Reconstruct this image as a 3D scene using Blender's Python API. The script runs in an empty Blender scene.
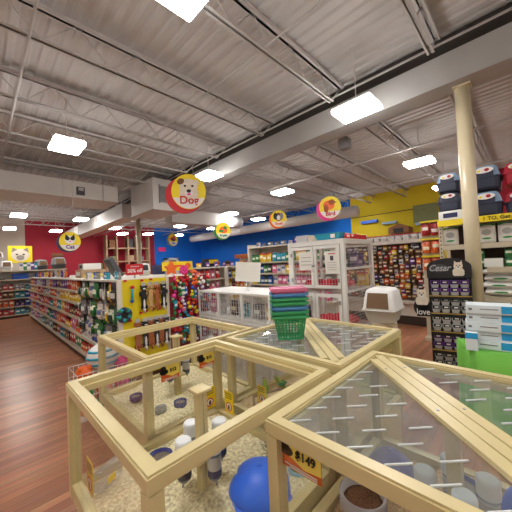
import bpy, bmesh, math, random
from mathutils import Vector, Matrix, Euler
random.seed(7)
PI = math.pi
SC = bpy.context.scene
COL = SC.collection

# ------------------------------------------------------------------ camera
yaw, pitch, roll = map(math.radians, (44.6427, 1.3439, -2.7252))
EYE = 1.6
fw = Vector((math.cos(yaw)*math.cos(pitch), math.sin(yaw)*math.cos(pitch), math.sin(pitch)))
rt = Vector((math.sin(yaw), -math.cos(yaw), 0))
up = rt.cross(fw)
r2 = rt*math.cos(roll) + up*math.sin(roll)
u2 = -rt*math.sin(roll) + up*math.cos(roll)
cd = bpy.data.cameras.new('camera'); cam = bpy.data.objects.new('camera', cd); COL.objects.link(cam)
M = Matrix((r2, u2, -fw)).transposed().to_4x4(); M.translation = Vector((0, 0, EYE))
cam.matrix_world = M
cd.sensor_width = 36; cd.lens = 276.5/512*36; cd.clip_start = 0.05; cd.clip_end = 100
SC.camera = cam

# ------------------------------------------------------------------ world, exposure
w = bpy.data.worlds.new('world'); SC.world = w; w.use_nodes = True
w.node_tree.nodes['Background'].inputs[0].default_value = (0.75, 0.82, 0.9, 1)
w.node_tree.nodes['Background'].inputs[1].default_value = 0.6
SC.view_settings.view_transform = 'Standard'; SC.view_settings.look = 'None'
SC.view_settings.gamma = 1; SC.view_settings.use_curve_mapping = False
SC.view_settings.exposure = 0.82
LAMP = 26.0      # strength of every ceiling diffuser
SC.cycles.max_bounces = 8; SC.cycles.transparent_max_bounces = 24
SC.cycles.sample_clamp_indirect = 6
SC.cycles.use_denoising = True

# ------------------------------------------------------------------ materials
MATS = {}
def srgb(c):
    return tuple((x/12.92 if x <= .04045 else ((x+.055)/1.055)**2.4) for x in (v/255 for v in c)) + (1,)
def new_mat(name):
    m = bpy.data.materials.new(name); m.use_nodes = True; MATS[name] = m
    return m, m.node_tree, m.node_tree.nodes['Principled BSDF']
def mat(name, c, rough=.5, metal=0, noise=0, nscale=20, bump=0, spec=None, emis=None, trans=0, vec=(1,1,1)):
    if name in MATS: return MATS[name]
    m, nt, b = new_mat(name)
    b.inputs['Base Color'].default_value = srgb(c); b.inputs['Roughness'].default_value = rough; b.inputs['Metallic'].default_value = metal
    if spec is not None: b.inputs['Specular IOR Level'].default_value = spec
    if emis: b.inputs['Emission Color'].default_value = srgb(c); b.inputs['Emission Strength'].default_value = emis
    if trans: b.inputs['Transmission Weight'].default_value = trans
    if noise or bump:
        tc = nt.nodes.new('ShaderNodeTexCoord'); mp = nt.nodes.new('ShaderNodeMapping'); mp.inputs['Scale'].default_value = vec
        n = nt.nodes.new('ShaderNodeTexNoise'); n.inputs['Scale'].default_value = nscale; n.inputs['Detail'].default_value = 4
        nt.links.new(tc.outputs['Object'], mp.inputs[0]); nt.links.new(mp.outputs[0], n.inputs['Vector'])
        if noise:
            r = nt.nodes.new('ShaderNodeValToRGB'); a = srgb(c)
            r.color_ramp.elements[0].position = .3; r.color_ramp.elements[1].position = .7
            r.color_ramp.elements[0].color = tuple(x*(1-noise) for x in a[:3])+(1,)
            r.color_ramp.elements[1].color = tuple(min(1, x*(1+noise)) for x in a[:3])+(1,)
            nt.links.new(n.outputs['Fac'], r.inputs[0]); nt.links.new(r.outputs[0], b.inputs['Base Color'])
        if bump:
            bp = nt.nodes.new('ShaderNodeBump'); bp.inputs['Strength'].default_value = bump; bp.inputs['Distance'].default_value = .01
            nt.links.new(n.outputs['Fac'], bp.inputs['Height']); nt.links.new(bp.outputs[0], b.inputs['Normal'])
    return m
def glass_mat(name, tint=(235, 240, 236), refl=.09, rough=.02, fog=0):
    m, nt, b = new_mat(name); nt.nodes.remove(b)
    out = nt.nodes['Material Output']; t = nt.nodes.new('ShaderNodeBsdfTransparent'); g = nt.nodes.new('ShaderNodeBsdfGlossy')
    t.inputs[0].default_value = srgb(tint); g.inputs['Roughness'].default_value = rough
    lw = nt.nodes.new('ShaderNodeLayerWeight'); lw.inputs[0].default_value = .5
    pw_ = nt.nodes.new('ShaderNodeMath'); pw_.operation = 'POWER'; pw_.inputs[1].default_value = 4; nt.links.new(lw.outputs['Facing'], pw_.inputs[0])
    fr = nt.nodes.new('ShaderNodeMath'); fr.operation = 'MULTIPLY_ADD'; fr.inputs[1].default_value = .55; fr.inputs[2].default_value = .03; nt.links.new(pw_.outputs[0], fr.inputs[0])
    mx = nt.nodes.new('ShaderNodeMixShader'); nt.links.new(fr.outputs[0], mx.inputs[0]); nt.links.new(t.outputs[0], mx.inputs[1]); nt.links.new(g.outputs[0], mx.inputs[2])
    last = mx
    if fog:
        d = nt.nodes.new('ShaderNodeBsdfDiffuse'); d.inputs[0].default_value = (.75, .78, .78, 1)
        m2 = nt.nodes.new('ShaderNodeMixShader'); m2.inputs[0].default_value = fog
        tc = nt.nodes.new('ShaderNodeTexCoord'); n = nt.nodes.new('ShaderNodeTexNoise'); n.inputs['Scale'].default_value = 7
        mu = nt.nodes.new('ShaderNodeMath'); mu.operation = 'MULTIPLY'; mu.inputs[1].default_value = fog*2
        nt.links.new(tc.outputs['Object'], n.inputs['Vector']); nt.links.new(n.outputs['Fac'], mu.inputs[0]); nt.links.new(mu.outputs[0], m2.inputs[0])
        nt.links.new(mx.outputs[0], m2.inputs[1]); nt.links.new(d.outputs[0], m2.inputs[2]); last = m2
    nt.links.new(last.outputs[0], out.inputs[0])
    return m
def pack_mat(name, base, label, accent):
    """printed package: base colour with a printed label window and a stripe"""
    if name in MATS: return MATS[name]
    m, nt, b = new_mat(name); b.inputs['Roughness'].default_value = .38
    N = nt.nodes.new; L = nt.links.new
    tc = N('ShaderNodeTexCoord'); sp = N('ShaderNodeSeparateXYZ'); L(tc.outputs['Generated'], sp.inputs[0])
    oi = N('ShaderNodeObjectInfo')
    def mth(op, a, bb=None):
        n = N('ShaderNodeMath'); n.operation = op
        for i, v in enumerate((a, bb)):
            if v is None: continue
            if isinstance(v, (int, float)): n.inputs[i].default_value = v
            else: L(v, n.inputs[i])
        return n.outputs[0]
    z, x = sp.outputs[2], sp.outputs[0]
    lo = mth('MULTIPLY', oi.outputs['Random'], .3)
    c1 = mth('GREATER_THAN', z, mth('ADD', lo, .22)); c2 = mth('LESS_THAN', z, mth('ADD', lo, .48))
    c3 = mth('LESS_THAN', mth('ABSOLUTE', mth('SUBTRACT', x, .5)), .36)
    win = mth('MULTIPLY', mth('MULTIPLY', c1, c2), c3)
    st = mth('GREATER_THAN', z, .86)
    no = N('ShaderNodeTexNoise'); no.inputs['Scale'].default_value = 6; mp = N('ShaderNodeMapping')
    L(tc.outputs['Generated'], mp.inputs[0]); cx = N('ShaderNodeCombineXYZ'); L(mth('MULTIPLY', oi.outputs['Random'], 40), cx.inputs[0]); L(cx.outputs[0], mp.inputs['Location']); L(mp.outputs[0], no.inputs['Vector'])
    blob = mth('GREATER_THAN', no.outputs['Fac'], .58)
    def mix(f, a, c):
        n = N('ShaderNodeMix'); n.data_type = 'RGBA'; L(f, n.inputs[0])
        for i, v in ((6, a), (7, c)):
            if isinstance(v, tuple): n.inputs[i].default_value = v
            else: L(v, n.inputs[i])
        return n.outputs[2]
    c = mix(blob, srgb(base), srgb(accent)); c = mix(win, c, srgb(label)); c = mix(st, c, srgb(accent))
    L(c, b.inputs['Base Color'])
    return m

def ceiling_mat():
    return mat('ceiling_paint', (188, 186, 184), .8, noise=.06, nscale=1.5)
mat('white_paint', (205, 201, 195), .6, noise=.05, nscale=3)
mat('girder_paint', (158, 156, 153), .6, noise=.04, nscale=2)
mat('duct_paint', (204, 202, 198), .55, noise=.04, nscale=2)
mat('truss_paint', (182, 179, 176), .6)
mat('dark_gap', (60, 55, 52), .9)
mat('beige_wall', (196, 186, 172), .85, noise=.05, nscale=1)
mat('red_wall', (160, 22, 46), .7, noise=.06, nscale=1)
mat('blue_wall', (4, 112, 215), .7, noise=.06, nscale=1)
mat('yellow_wall', (192, 170, 8), .75, noise=.05, nscale=1)
mat('tan_column', (206, 193, 160), .3, noise=.04, nscale=4)
mat('pen_frame', (208, 192, 142), .33, noise=.05, nscale=6, vec=(1, 1, 1))
mat('pen_channel', (150, 132, 82), .5)
mat('pen_seam', (70, 52, 25), .8)
mat('shavings', (240, 214, 176), .95, noise=.42, nscale=60, bump=1.0)  # colour noise also paints shade into the hollows between flakes
mat('shavings_brown', (212, 184, 146), .95, noise=.3, nscale=70, bump=1.0)
mat('shelf_white', (212, 206, 194), .5, noise=.03, nscale=4)
mat('shelf_tan', (196, 184, 160), .5)
mat('kick_dark', (60, 45, 38), .7)
mat('yellow_board', (228, 205, 10), .55)
mat('red_board', (140, 28, 38), .6, noise=.3, nscale=30)
mat('white_plastic', (228, 228, 224), .35)
mat('white_wire', (216, 216, 214), .4)
mat('cap_plastic', (226, 231, 233), .3)
mat('bottle_clear', (190, 205, 220), .1, trans=.6)
mat('dark_blue', (38, 44, 86), .5)
mat('bowl_blue', (58, 58, 120), .25)
mat('bowl_inside', (120, 110, 96), .7, noise=.4, nscale=90, bump=.8)
mat('dome_blue', (28, 105, 235), .4, noise=.08, nscale=8)
mat('dome_purple', (110, 105, 160), .3, noise=.25, nscale=25)
mat('orange_print', (214, 92, 28), .5)
mat('yellow_print', (240, 214, 90), .5)
mat('yellow_notice', (236, 204, 20), .5)
mat('black', (26, 26, 28), .5)
mat('soft_black', (30, 30, 34), .8)
mat('dark_grey', (70, 70, 74), .6)
mat('grey', (130, 130, 132), .6)
mat('light_grey', (180, 180, 180), .6)
mat('paper', (225, 222, 214), .8)
mat('red', (196, 28, 38), .5)
mat('orange', (235, 105, 35), .5)
mat('pink', (232, 60, 150), .6)
mat('yellow', (240, 214, 30), .5)
mat('green', (40, 140, 70), .5)
mat('blue', (30, 90, 190), .5)
mat('teal', (40, 160, 190), .5)
mat('purple', (110, 60, 150), .5)
mat('white', (232, 230, 226), .5)
mat('brown', (120, 80, 50), .8)
mat('tan', (190, 150, 95), .9, noise=.2, nscale=60)
mat('rust', (165, 92, 50), .9, noise=.2, nscale=60)
mat('cream_fur', (226, 214, 196), .9, noise=.08, nscale=30)
mat('grey_fur', (150, 140, 130), .9, noise=.15, nscale=30)
mat('bird_green', (130, 155, 50), .7, noise=.3, nscale=60)
mat('bird_yellow', (205, 190, 60), .7)
mat('beak', (200, 140, 110), .5)
mat('basket_green', (60, 165, 105), .4)
mat('basket_pink', (214, 112, 150), .4)
mat('basket_blue', (80, 140, 200), .4)
mat('cushion_red', (200, 20, 50), .9, noise=.1, nscale=30, bump=.4)
mat('hood_white', (226, 226, 224), .4)
mat('hood_base', (205, 203, 198), .4)
mat('flap_brown', (120, 92, 66), .35)
mat('carrier_navy', (42, 48, 68), .45)
mat('carrier_blue', (128, 156, 186), .45)
mat('carrier_red', (175, 28, 50), .45)
mat('tablecloth_green', (120, 200, 78), .7, noise=.05, nscale=4)
mat('box_white', (222, 234, 238), .5)
mat('box_blue', (40, 165, 225), .5)
mat('display_black', (30, 30, 34), .4)
mat('gold', (200, 160, 70), .4)
mat('metal', (170, 170, 172), .3, metal=.9)
mat('steel_screw', (190, 190, 190), .3, metal=.9)
mat('skin', (205, 160, 130), .6)
mat('hair', (60, 42, 32), .8)
mat('terracotta', (112, 74, 52), .6)
mat('granite_bowl', (170, 165, 165), .5)
mat('feed', (120, 82, 55), .95, noise=.5, nscale=120, bump=1)
mat('wood_shelf', (168, 140, 110), .7, noise=.12, nscale=12)
mat('slot_edge', (205, 210, 210), .3)
mat('light_blue', (150, 195, 215), .3)
mat('hay', (120, 125, 85), .95, noise=.4, nscale=60, bump=.8)
mat('poster_print', (196, 186, 168), .6, noise=.3, nscale=9)
mat('treat_rack', (120, 92, 66), .9, noise=.2, nscale=20)
glass_mat('pane_glass', (253, 253, 252))
glass_mat('lid_acrylic', (240, 243, 243), rough=.04, fog=.065)
glass_mat('clear_plastic', (240, 243, 246), fog=.2)
m, nt, b = new_mat('diffuser'); b.inputs['Base Color'].default_value = (.9, .9, .9, 1); b.inputs['Emission Color'].default_value = (1, .975, .95, 1); b.inputs['Emission Strength'].default_value = LAMP
# wooden floor: planks run along X
m, nt, b = new_mat('wood_floor')
N = nt.nodes.new; L = nt.links.new
tc = N('ShaderNodeTexCoord'); br = N('ShaderNodeTexBrick'); L(tc.outputs['Object'], br.inputs['Vector'])
br.inputs['Scale'].default_value = 1; br.inputs['Brick Width'].default_value = 1.2; br.inputs['Row Height'].default_value = .075; br.inputs['Mortar Size'].default_value = .0015
br.inputs['Color1'].default_value = srgb((178, 118, 80)); br.inputs['Color2'].default_value = srgb((130, 80, 53)); br.inputs['Mortar'].default_value = srgb((82, 50, 38)); br.offset = .37
no = N('ShaderNodeTexNoise'); mp = N('ShaderNodeMapping'); mp.inputs['Scale'].default_value = (1.6, 22, 1); L(tc.outputs['Object'], mp.inputs[0]); L(mp.outputs[0], no.inputs['Vector']); no.inputs['Scale'].default_value = 1.6; no.inputs['Detail'].default_value = 6
mx = N('ShaderNodeMix'); mx.data_type = 'RGBA'; mx.blend_type = 'OVERLAY'; mx.inputs[0].default_value = .55
L(br.outputs['Color'], mx.inputs[6]); L(no.outputs['Color'], mx.inputs[7])
hs = N('ShaderNodeHueSaturation'); hs.inputs['Saturation'].default_value = .95; hs.inputs['Value'].default_value = 1.12; L(mx.outputs[2], hs.inputs['Color'])
L(hs.outputs[0], b.inputs['Base Color']); b.inputs['Roughness'].default_value = .3

# ------------------------------------------------------------------ mesh builder
class MB:
    def __init__(s): s.v = []; s.f = []; s.k = []; s.sm = []
    def add(s, vs, fs, mt=0, smooth=False, mtx=None):
        n = len(s.v)
        for v in vs: s.v.append(tuple(mtx @ Vector(v)) if mtx is not None else tuple(v))
        for f in fs: s.f.append(tuple(i+n for i in f)); s.k.append(mt); s.sm.append(smooth)
        return s
    def box(s, x0, y0, z0, x1, y1, z1, mt=0, mtx=None):
        vs = [(x, y, z) for z in (z0, z1) for x, y in ((x0, y0), (x1, y0), (x1, y1), (x0, y1))]
        return s.add(vs, [(0, 3, 2, 1), (4, 5, 6, 7), (0, 1, 5, 4), (1, 2, 6, 5), (2, 3, 7, 6), (3, 0, 4, 7)], mt, False, mtx)
    def cbox(s, cx, cy, cz, sx, sy, sz, mt=0, mtx=None, bev=0):
        """centred box; bev chamfers the vertical and top edges"""
        if not bev: return s.box(cx-sx/2, cy-sy/2, cz-sz/2, cx+sx/2, cy+sy/2, cz+sz/2, mt, mtx)
        bm = bmesh.new(); bmesh.ops.create_cube(bm, size=1)
        for v in bm.verts: v.co = Vector((cx+v.co.x*sx, cy+v.co.y*sy, cz+v.co.z*sz))
        bmesh.ops.bevel(bm, geom=bm.edges[:], offset=bev, segments=2, affect='EDGES', profile=.6)
        bm.verts.index_update()
        s.add([v.co[:] for v in bm.verts], [[v.index for v in f.verts] for f in bm.faces], mt, True, mtx); bm.free(); return s
    def ring(s, prof, n=20, mt=0, c=(0, 0, 0), mtx=None, smooth=True, sx=1, sy=1):
        """lathe about Z: prof is [(r, z)]"""
        vs = []; fs = []; m = len(prof)
        for i in range(n):
            a = 2*PI*i/n
            for r, z in prof: vs.append((c[0]+r*math.cos(a)*sx, c[1]+r*math.sin(a)*sy, c[2]+z))
        for i in range(n):
            j = (i+1) % n
            for k in range(m-1): fs.append((i*m+k, j*m+k, j*m+k+1, i*m+k+1))
        if prof[0][0] > 1e-6: fs.append([i*m for i in range(n)][::-1])
        if prof[-1][0] > 1e-6: fs.append([i*m+m-1 for i in range(n)])
        return s.add(vs, fs, mt, smooth, mtx)
    def tube(s, a, b, r, n=8, mt=0, r2=None, mtx=None, smooth=True):
        a = Vector(a); b = Vector(b); d = (b-a); q = d.to_track_quat('Z', 'Y').to_matrix().to_4x4(); q.translation = a
        if mtx is not None: q = mtx @ q
        return s.ring([(r, 0), (r if r2 is None else r2, d.length)], n, mt, mtx=q, smooth=smooth)
    def ell(s, c, rx, ry, rz, mt=0, n=12, mtx=None):
        pr = [(math.sin(PI*k/8), -math.cos(PI*k/8)) for k in range(9)]; pr[0] = (0, -1); pr[-1] = (0, 1)
        T = Matrix.Translation(c) @ Matrix.Diagonal((rx, ry, rz, 1))
        if mtx is not None: T = mtx @ T
        return s.ring(pr, n, mt, mtx=T)
    def prism(s, pts, y0, y1, mt=0, mtx=None):
        """polygon in XZ extruded along Y"""
        n = len(pts); vs = [(x, y0, z) for x, z in pts]+[(x, y1, z) for x, z in pts]
        fs = [tuple(range(n)), tuple(range(2*n-1, n-1, -1))]+[((i+1) % n, i, n+i, n+(i+1) % n) for i in range(n)]
        return s.add(vs, fs, mt, False, mtx)
    def disc(s, cx, cz, rx, rz, y, t=.003, mt=0, n=24, rot=0):
        p = []
        for i in range(n):
            a = 2*PI*i/n; x, z = rx*math.cos(a), rz*math.sin(a); p.append((cx+x*math.cos(rot)-z*math.sin(rot), cz+x*math.sin(rot)+z*math.cos(rot)))
        return s.prism(p, y, y+t, mt)
    def mesh(s, name, mats):
        if not isinstance(mats, (list, tuple)): mats = [mats]
        me = bpy.data.meshes.new(name); me.from_pydata(s.v, [], s.f)
        for mt in mats: me.materials.append(MATS[mt] if isinstance(mt, str) else mt)
        me.polygons.foreach_set('material_index', s.k); me.polygons.foreach_set('use_smooth', s.sm)
        me.update(); bm = bmesh.new(); bm.from_mesh(me); bmesh.ops.recalc_face_normals(bm, faces=bm.faces[:]); bm.to_mesh(me); bm.free()
        return me
def obj(name, mb, mats, parent=None, loc=(0, 0, 0), rz=0, label=None):
    me = mb.mesh(name, mats) if isinstance(mb, MB) else mb
    o = bpy.data.objects.new(name, me); COL.objects.link(o); o.location = loc; o.rotation_euler = (0, 0, rz)
    if parent: o.parent = parent
    if label: o['label'] = label
    return o
def tag(o, label, cat, group=None, kind=None):
    o['label'] = label; o['category'] = cat
    if group: o['group'] = group
    if kind: o['kind'] = kind
    return o
def thing(name, label, cat, loc=(0, 0, 0), rz=0, group=None):
    o = bpy.data.objects.new(name, None); COL.objects.link(o); o.location = loc; o.rotation_euler = (0, 0, rz); o.empty_display_size = .1
    return tag(o, label, cat, group)
def struct(name, mb, mats):
    o = obj(name, mb, mats); o['kind'] = 'structure'; return o
def dup(root, loc, rz, label, group=None):
    def cp(o, par):
        c = o.copy(); COL.objects.link(c)
        if par: c.parent = par
        for ch in KIDS(o): cp(ch, c)
        return c
    r = cp(root, None); r.location = loc; r.rotation_euler = (0, 0, rz); r['label'] = label
    if group: r['group'] = group
    elif 'group' in r: del r['group']
    return r
def KIDS(o): return [c for c in list(COL.objects) if c.parent == o]
def put_mesh(name, me, loc, rz, label, cat, group=None, scale=None, rot=None):
    o = bpy.data.objects.new(name, me); COL.objects.link(o); o.location = loc; o.rotation_euler = rot if rot else (0, 0, rz)
    if scale: o.scale = scale
    return tag(o, label, cat, group)
_tc = {}
def text_mesh(txt, size, mt, depth=.002, bold=0, shear=0):
    key = (txt, size, mt)
    if key in _tc: return _tc[key]
    cu = bpy.data.curves.new('lettering', 'FONT'); cu.body = txt; cu.size = size; cu.extrude = depth; cu.align_x = 'CENTER'; cu.align_y = 'CENTER'; cu.offset = bold; cu.shear = shear
    t = bpy.data.objects.new('lettering', cu); COL.objects.link(t)
    bpy.context.view_layer.update()
    me = bpy.data.meshes.new_from_object(t.evaluated_get(bpy.context.evaluated_depsgraph_get()))
    bpy.data.objects.remove(t); me.materials.clear(); me.materials.append(MATS[mt])
    me.transform(Matrix.Rotation(PI/2, 4, 'X')); _tc[key] = me
    return me
def lettering(txt, size, mt, parent, loc, rz=0, bold=0, rx=0, shear=0):
    o = obj('lettering', text_mesh(txt, size, mt, bold=bold, shear=shear), mt, parent, loc, rz); o.rotation_euler = (rx, 0, rz); return o
def facing(x, y): return math.atan2(y, x) - PI/2      # turns local -Y towards the place where we stand
def U(a, b): return random.uniform(a, b)

# ------------------------------------------------------------------ shell
X0, X1, Y0, Y1, ZC = -4.0, 13.2, -4.0, 19.5, 4.52
struct('floor', MB().box(X0-.2, Y0-.2, -.2, X1+.2, Y1+.2, 0), 'wood_floor')
mb = MB(); per = .17; x = X0-.1; prof = []
while x < X1+.1:
    prof += [(x, ZC), (x+.055, ZC), (x+.08, ZC+.025), (x+.145, ZC+.025)]; x += per
vs = [(px, Y0-.1, pz) for px, pz in prof]+[(px, Y1+.1, pz) for px, pz in prof]; n = len(prof)
mb.add(vs, [(i, i+1, n+i+1, n+i) for i in range(n-1)]); mb.box(X0-.1, Y0-.1, ZC+.08, X1+.1, Y1+.1, ZC+.2)
ceiling_mat(); struct('ceiling', mb, 'ceiling_paint')
mb = MB().box(X0-.1, Y1, 0, 1.89, Y1+.2, ZC+.08, 0).box(1.89, Y1, 0, 9.2, Y1+.2, ZC+.08, 1).box(9.2, Y1, 0, X1+.1, Y1+.2, ZC+.08, 2)
struct('wall_back', mb, ['beige_wall', 'red_wall', 'blue_wall'])
mb = MB().box(X1, 6.25, 0, X1+.2, Y1, ZC+.08, 2).box(X1, .75, 0, X1+.2, 6.25, ZC+.08, 3).box(X1, Y0-.1, 0, X1+.2, .75, ZC+.08, 1)
struct('wall_right', mb, ['beige_wall', 'red_wall', 'blue_wall', 'yellow_wall'])
struct('wall_left', MB().box(X0-.2, Y0-.1, 0, X0, Y1+.1, ZC+.08), 'beige_wall')
struct('wall_front', MB().box(X0-.1, Y0-.2, 0, X1+.1, Y0, ZC+.08), 'beige_wall')
struct('trim_1', MB().box(X1-.03, .75, 3.55, X1, 6.25, 3.58), 'dark_gap')
struct('baseboard_back', MB().box(X0, Y1-.02, 0, X1, Y1, .12), 'shelf_tan')

# roof trusses, two spans each side of the girder
def truss(xa, xb, y, label, group):
    t = thing('roof_truss', label, 'roof truss', (0, y, 0), 0, group)
    zt, zb = 4.46, 4.07
    mb = MB()
    for s in (-1, 1): mb.box(xa, s*.012-.0, zt-.045, xb, s*.05, zt+.0).box(xa, s*.012, zt-.045, xb, s*.018, zt-.0)
    obj('top_chord', mb, 'truss_paint', t)
    mb = MB()
    for s in (-1, 1): mb.box(xa+.35, s*.01, zb, xb-.35, s*.04, zb+.008).box(xa+.35, s*.01, zb, xb-.35, s*.016, zb+.035)
    obj('bottom_chord', mb, 'truss_paint', t)
    n = round((xb-xa-.7)/.34); st = (xb-xa-.7)/n; mb = MB(); x = xa+.35
    mb.tube((xa+.04, 0, zt-.03), (x, 0, zb+.02), .011, 5)
    mb.tube((xb-.04, 0, zt-.03), (xb-.35, 0, zb+.02), .011, 5)
    for i in range(n):
        za, zc = ((zb+.02, zt-.02) if i % 2 == 0 else (zt-.02, zb+.02)); mb.tube((x, 0, za), (x+st, 0, zc), .008, 5); x += st
    obj('web_rods', mb, 'truss_paint', t)
ys = [-3.6+1.45*i for i in range(16)]
ys = [-3.55, -2.1, -.68, .74, 2.1, 3.6, 5.05, 6.4, 7.85, 9.3, 10.75, 12.2, 13.65, 15.1, 16.55, 18.0]
for y in ys:
    truss(X0+.02, 4.34, y, 'pale grey open-web roof truss left of the long girder', 'roof trusses left of the girder')
    truss(4.74, X1-.02, y, 'pale grey open-web roof truss right of the long girder', 'roof trusses right of the girder')
g = thing('roof_girder', 'long boxed white girder carrying the trusses, on top of the tan column', 'girder', (4.54, 0, 0))
obj('web_box', MB().box(-.16, Y0+.05, 3.85, .16, Y1-.05, 4.23), 'girder_paint', g)
obj('lower_flange', MB().box(-.17, Y0+.05, 3.82, .17, Y1-.05, 3.85), 'girder_paint', g)
obj('gap_shade_strip', MB().box(-.05, Y0+.05, 4.23, .05, Y1-.05, ZC), 'dark_gap', g)  # dark-coloured strip stands in for the shaded gap between girder and deck
# ducts
d = thing('air_duct', 'wide white rectangular duct crossing the left side of the ceiling', 'duct', (-.4, 9.3, 3.6))
obj('duct_run', MB().box(-3.5, -.6, 0, 3.4, .7, .46), 'duct_paint', d)
for x in (-2.4, -.9, .6, 2.1, 3.4): obj('duct_seam', MB().box(x, -.615, -.012, x+.025, .715, .47), 'white_paint', d)
for x in (-1, 3.0): obj('hanger_strap', MB().box(x, -.62, -.015, x+.03, -.615, .9), 'metal', d)
d = thing('air_handler', 'big white ceiling unit with a side grille behind the dog sign', 'air unit', (4.05, 7.9, 3.3))
obj('housing', MB().cbox(0, .5, .45, .9, 1.6, .9, bev=.012), 'duct_paint', d)
obj('bottom_lip', MB().box(-.47, -.33, -.03, .47, 1.32, 0), 'white_paint', d)
mb = MB()
for k in range(14): mb.box(-.25, -.345, .2+k*.035, .3, -.325, .218+k*.035)
mb.box(-.27, -.34, .17, -.25, -.3, .72).box(.3, -.34, .17, .32, -.3, .72)
obj('grille', mb, 'grey', d)
d = thing('air_duct', 'white rectangular duct running deep towards the red wall', 'duct', (3.98, 10.2, 3.42))
obj('duct_run', MB().box(-.3, 0, 0, .25, 9.0, .5), 'duct_paint', d)
for y in (3, 6):
    obj('duct_seam', MB().box(-.31, y, -.01, .26, y+.03, .51), 'white_paint', d); obj('hanger_strap', MB().box(-.315, y, -.01, -.31, y+.03, ZC-3.42), 'metal', d)
d = thing('air_duct', 'white square duct branching sideways behind the dog sign', 'duct', (5.0, 9.1, 3.2))
obj('duct_run', MB().box(0, 0, 0, 2.9, .55, .5), 'duct_paint', d)
obj('flexible_elbow', MB().tube((2.9, .27, .25), (3.5, .27, .25), .26, 16), 'light_grey', d)
d = thing('round_duct', 'long round white duct hanging in front of the blue wall', 'duct', (11.2, 5.0, 3.55))
obj('duct_run', MB().tube((0, 0, 0), (0, 12.6, 0), .24, 20), 'duct_paint', d)
for y in range(1, 13, 2): obj('duct_seam', MB().tube((0, y, 0), (0, y+.04, 0), .25, 20), 'white_paint', d)
for y in range(1, 13, 3): obj('hanger_strap', MB().box(-.01, y, .23, .01, y+.03, .96), 'metal', d)
# pipes
def pipe(label, pts, r, mt='truss_paint'):
    mb = MB()
    for a, b in zip(pts, pts[1:]): mb.tube(a, b, r, 8)
    tag(obj('ceiling_pipe', mb, mt), label, 'pipe')
pipe('white sprinkler pipe under the trusses at the far left', [(.42, -3.9, 4.03), (.42, 8.5, 4.03)], .015)
pipe('thin white bridging pipe between the trusses near the fixture overhead', [(2.5, -3.9, 4.2), (2.5, 19.3, 4.2)], .012)
pipe('thin white pipe slung beside the boxed girder', [(4.3, -3.9, 4.33), (4.3, 19.3, 4.33)], .016)
pipe('white sprinkler pipe descending towards the red wall', [(5.2, 10.0, 3.72), (5.2, 19.3, 3.72)], .04)
pipe('white bridging pipe right of the boxed girder', [(6.9, -3.9, 4.0), (6.9, 19.3, 4.0)], .025)
pipe('white sprinkler pipe in front of the yellow wall', [(9.8, -3.9, 3.98), (9.8, 19.3, 3.98)], .03)
tag(obj('ceiling_speaker', MB().cbox(5.3, 2.55, 3.92, .2, .2, .22, bev=.02).tube((5.3, 2.55, 4.03), (5.3, 2.55, 4.07), .012), 'grey'), 'small grey speaker box hung right of the girder', 'speaker')
e = thing('emergency_light', 'small dark emergency lamp box on the wide duct', 'lamp', (2.05, 8.69, 3.68))
obj('lamp_box', MB().box(-.1, -.03, 0, .1, 0, .22), 'dark_grey', e)
obj('lamp_head', MB().cbox(0, -.05, .15, .12, .05, .08, bev=.01), 'light_grey', e)

# columns
c = thing('support_column', 'tall tan round column in front of the pet carrier rack', 'column', (4.62, .53, 0))
obj('shaft', MB().ring([(.087, .02), (.087, 3.8)], 28), 'tan_column', c)
obj('base_plate', MB().cbox(0, 0, .01, .3, .3, .02), 'tan_column', c)
obj('cap_plate', MB().box(-.095, -.095, 3.8, .095, .095, 3.82), 'tan_column', c)
c = thing('support_column', 'tan column in the distance beside the red sale sign', 'column', (4.92, 11.9, 0))
obj('shaft', MB().ring([(.1, 0), (.1, 3.79)], 20), 'tan_column', c)
obj('cap_plate', MB().box(-.14, -.14, 3.79, .14, .14, 3.82), 'tan_column', c)

# ceiling lights
def make_light(loc, label, group=None):
    t = thing('ceiling_light', label, 'ceiling light', loc, 0, group)
    obj('diffuser', MB().cbox(0, 0, 0, .43, .56, .07, bev=.02), 'diffuser', t)
    obj('pan_housing', MB().box(-.2, -.265, .036, .2, .265, .05).box(-.07, -.2, .05, .07, .2, .09), 'white_paint', t)
    obj('cord', MB().tube((0, 0, .09), (0, 0, ZC-loc[2]), .007, 6), 'white_paint', t)
    return t
LT = make_light((3.83, 1.64, 3.7), 'bright square ceiling light above the basket stack, beside the girder')
near = {(1.1, 1.68): 'bright square ceiling light at the top edge, nearest overhead', (7.15, 1.68): 'bright ceiling light left of the tan column top',
        (1.1, 5.4): 'bright square ceiling light hanging in front of the wide duct', (3.9, 5.3): 'bright ceiling light touching the dog sign',
        (6.6, 5.25): 'bright ceiling light above the small animal sign', (11.6, 5.6): 'ceiling light at the end of the round duct, before the yellow wall'}
for (x, y), l in near.items(): dup(LT, (x, y, 3.7), 0, l)
for x in (1.1, 4.5, 7.6, 9.7):
    for y in (9.3 if x > 9 else 8.9, 13.0, 16.9):
        if x in (1.1,) and y < 9: continue
        if x == 4.5: x_ = 4.6; continue
        dup(LT, (x, y, 3.7), 0, 'small bright ceiling light far back over the aisles', 'far ceiling lights')
for x, y in ((3.05, 13.0), (2.9, 17.2), (-1.7, 13), (6.2, 17.3), (5.0, 15.0)): dup(LT, (x, y, 3.7), 0, 'small bright ceiling light far back over the aisles', 'far ceiling lights')
for x, y in ((-1.9, 1.7), (-1.9, 5.4), (-1.9, 9.), (1.1, -2.0), (3.83, -2.0), (7.1, -2.0), (10.4, -1.6), (10.4, 1.8), (-1.9, -2)):
    dup(LT, (x, y, 3.7), 0, 'square ceiling light outside the picture', 'ceiling lights around the viewer')

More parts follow.
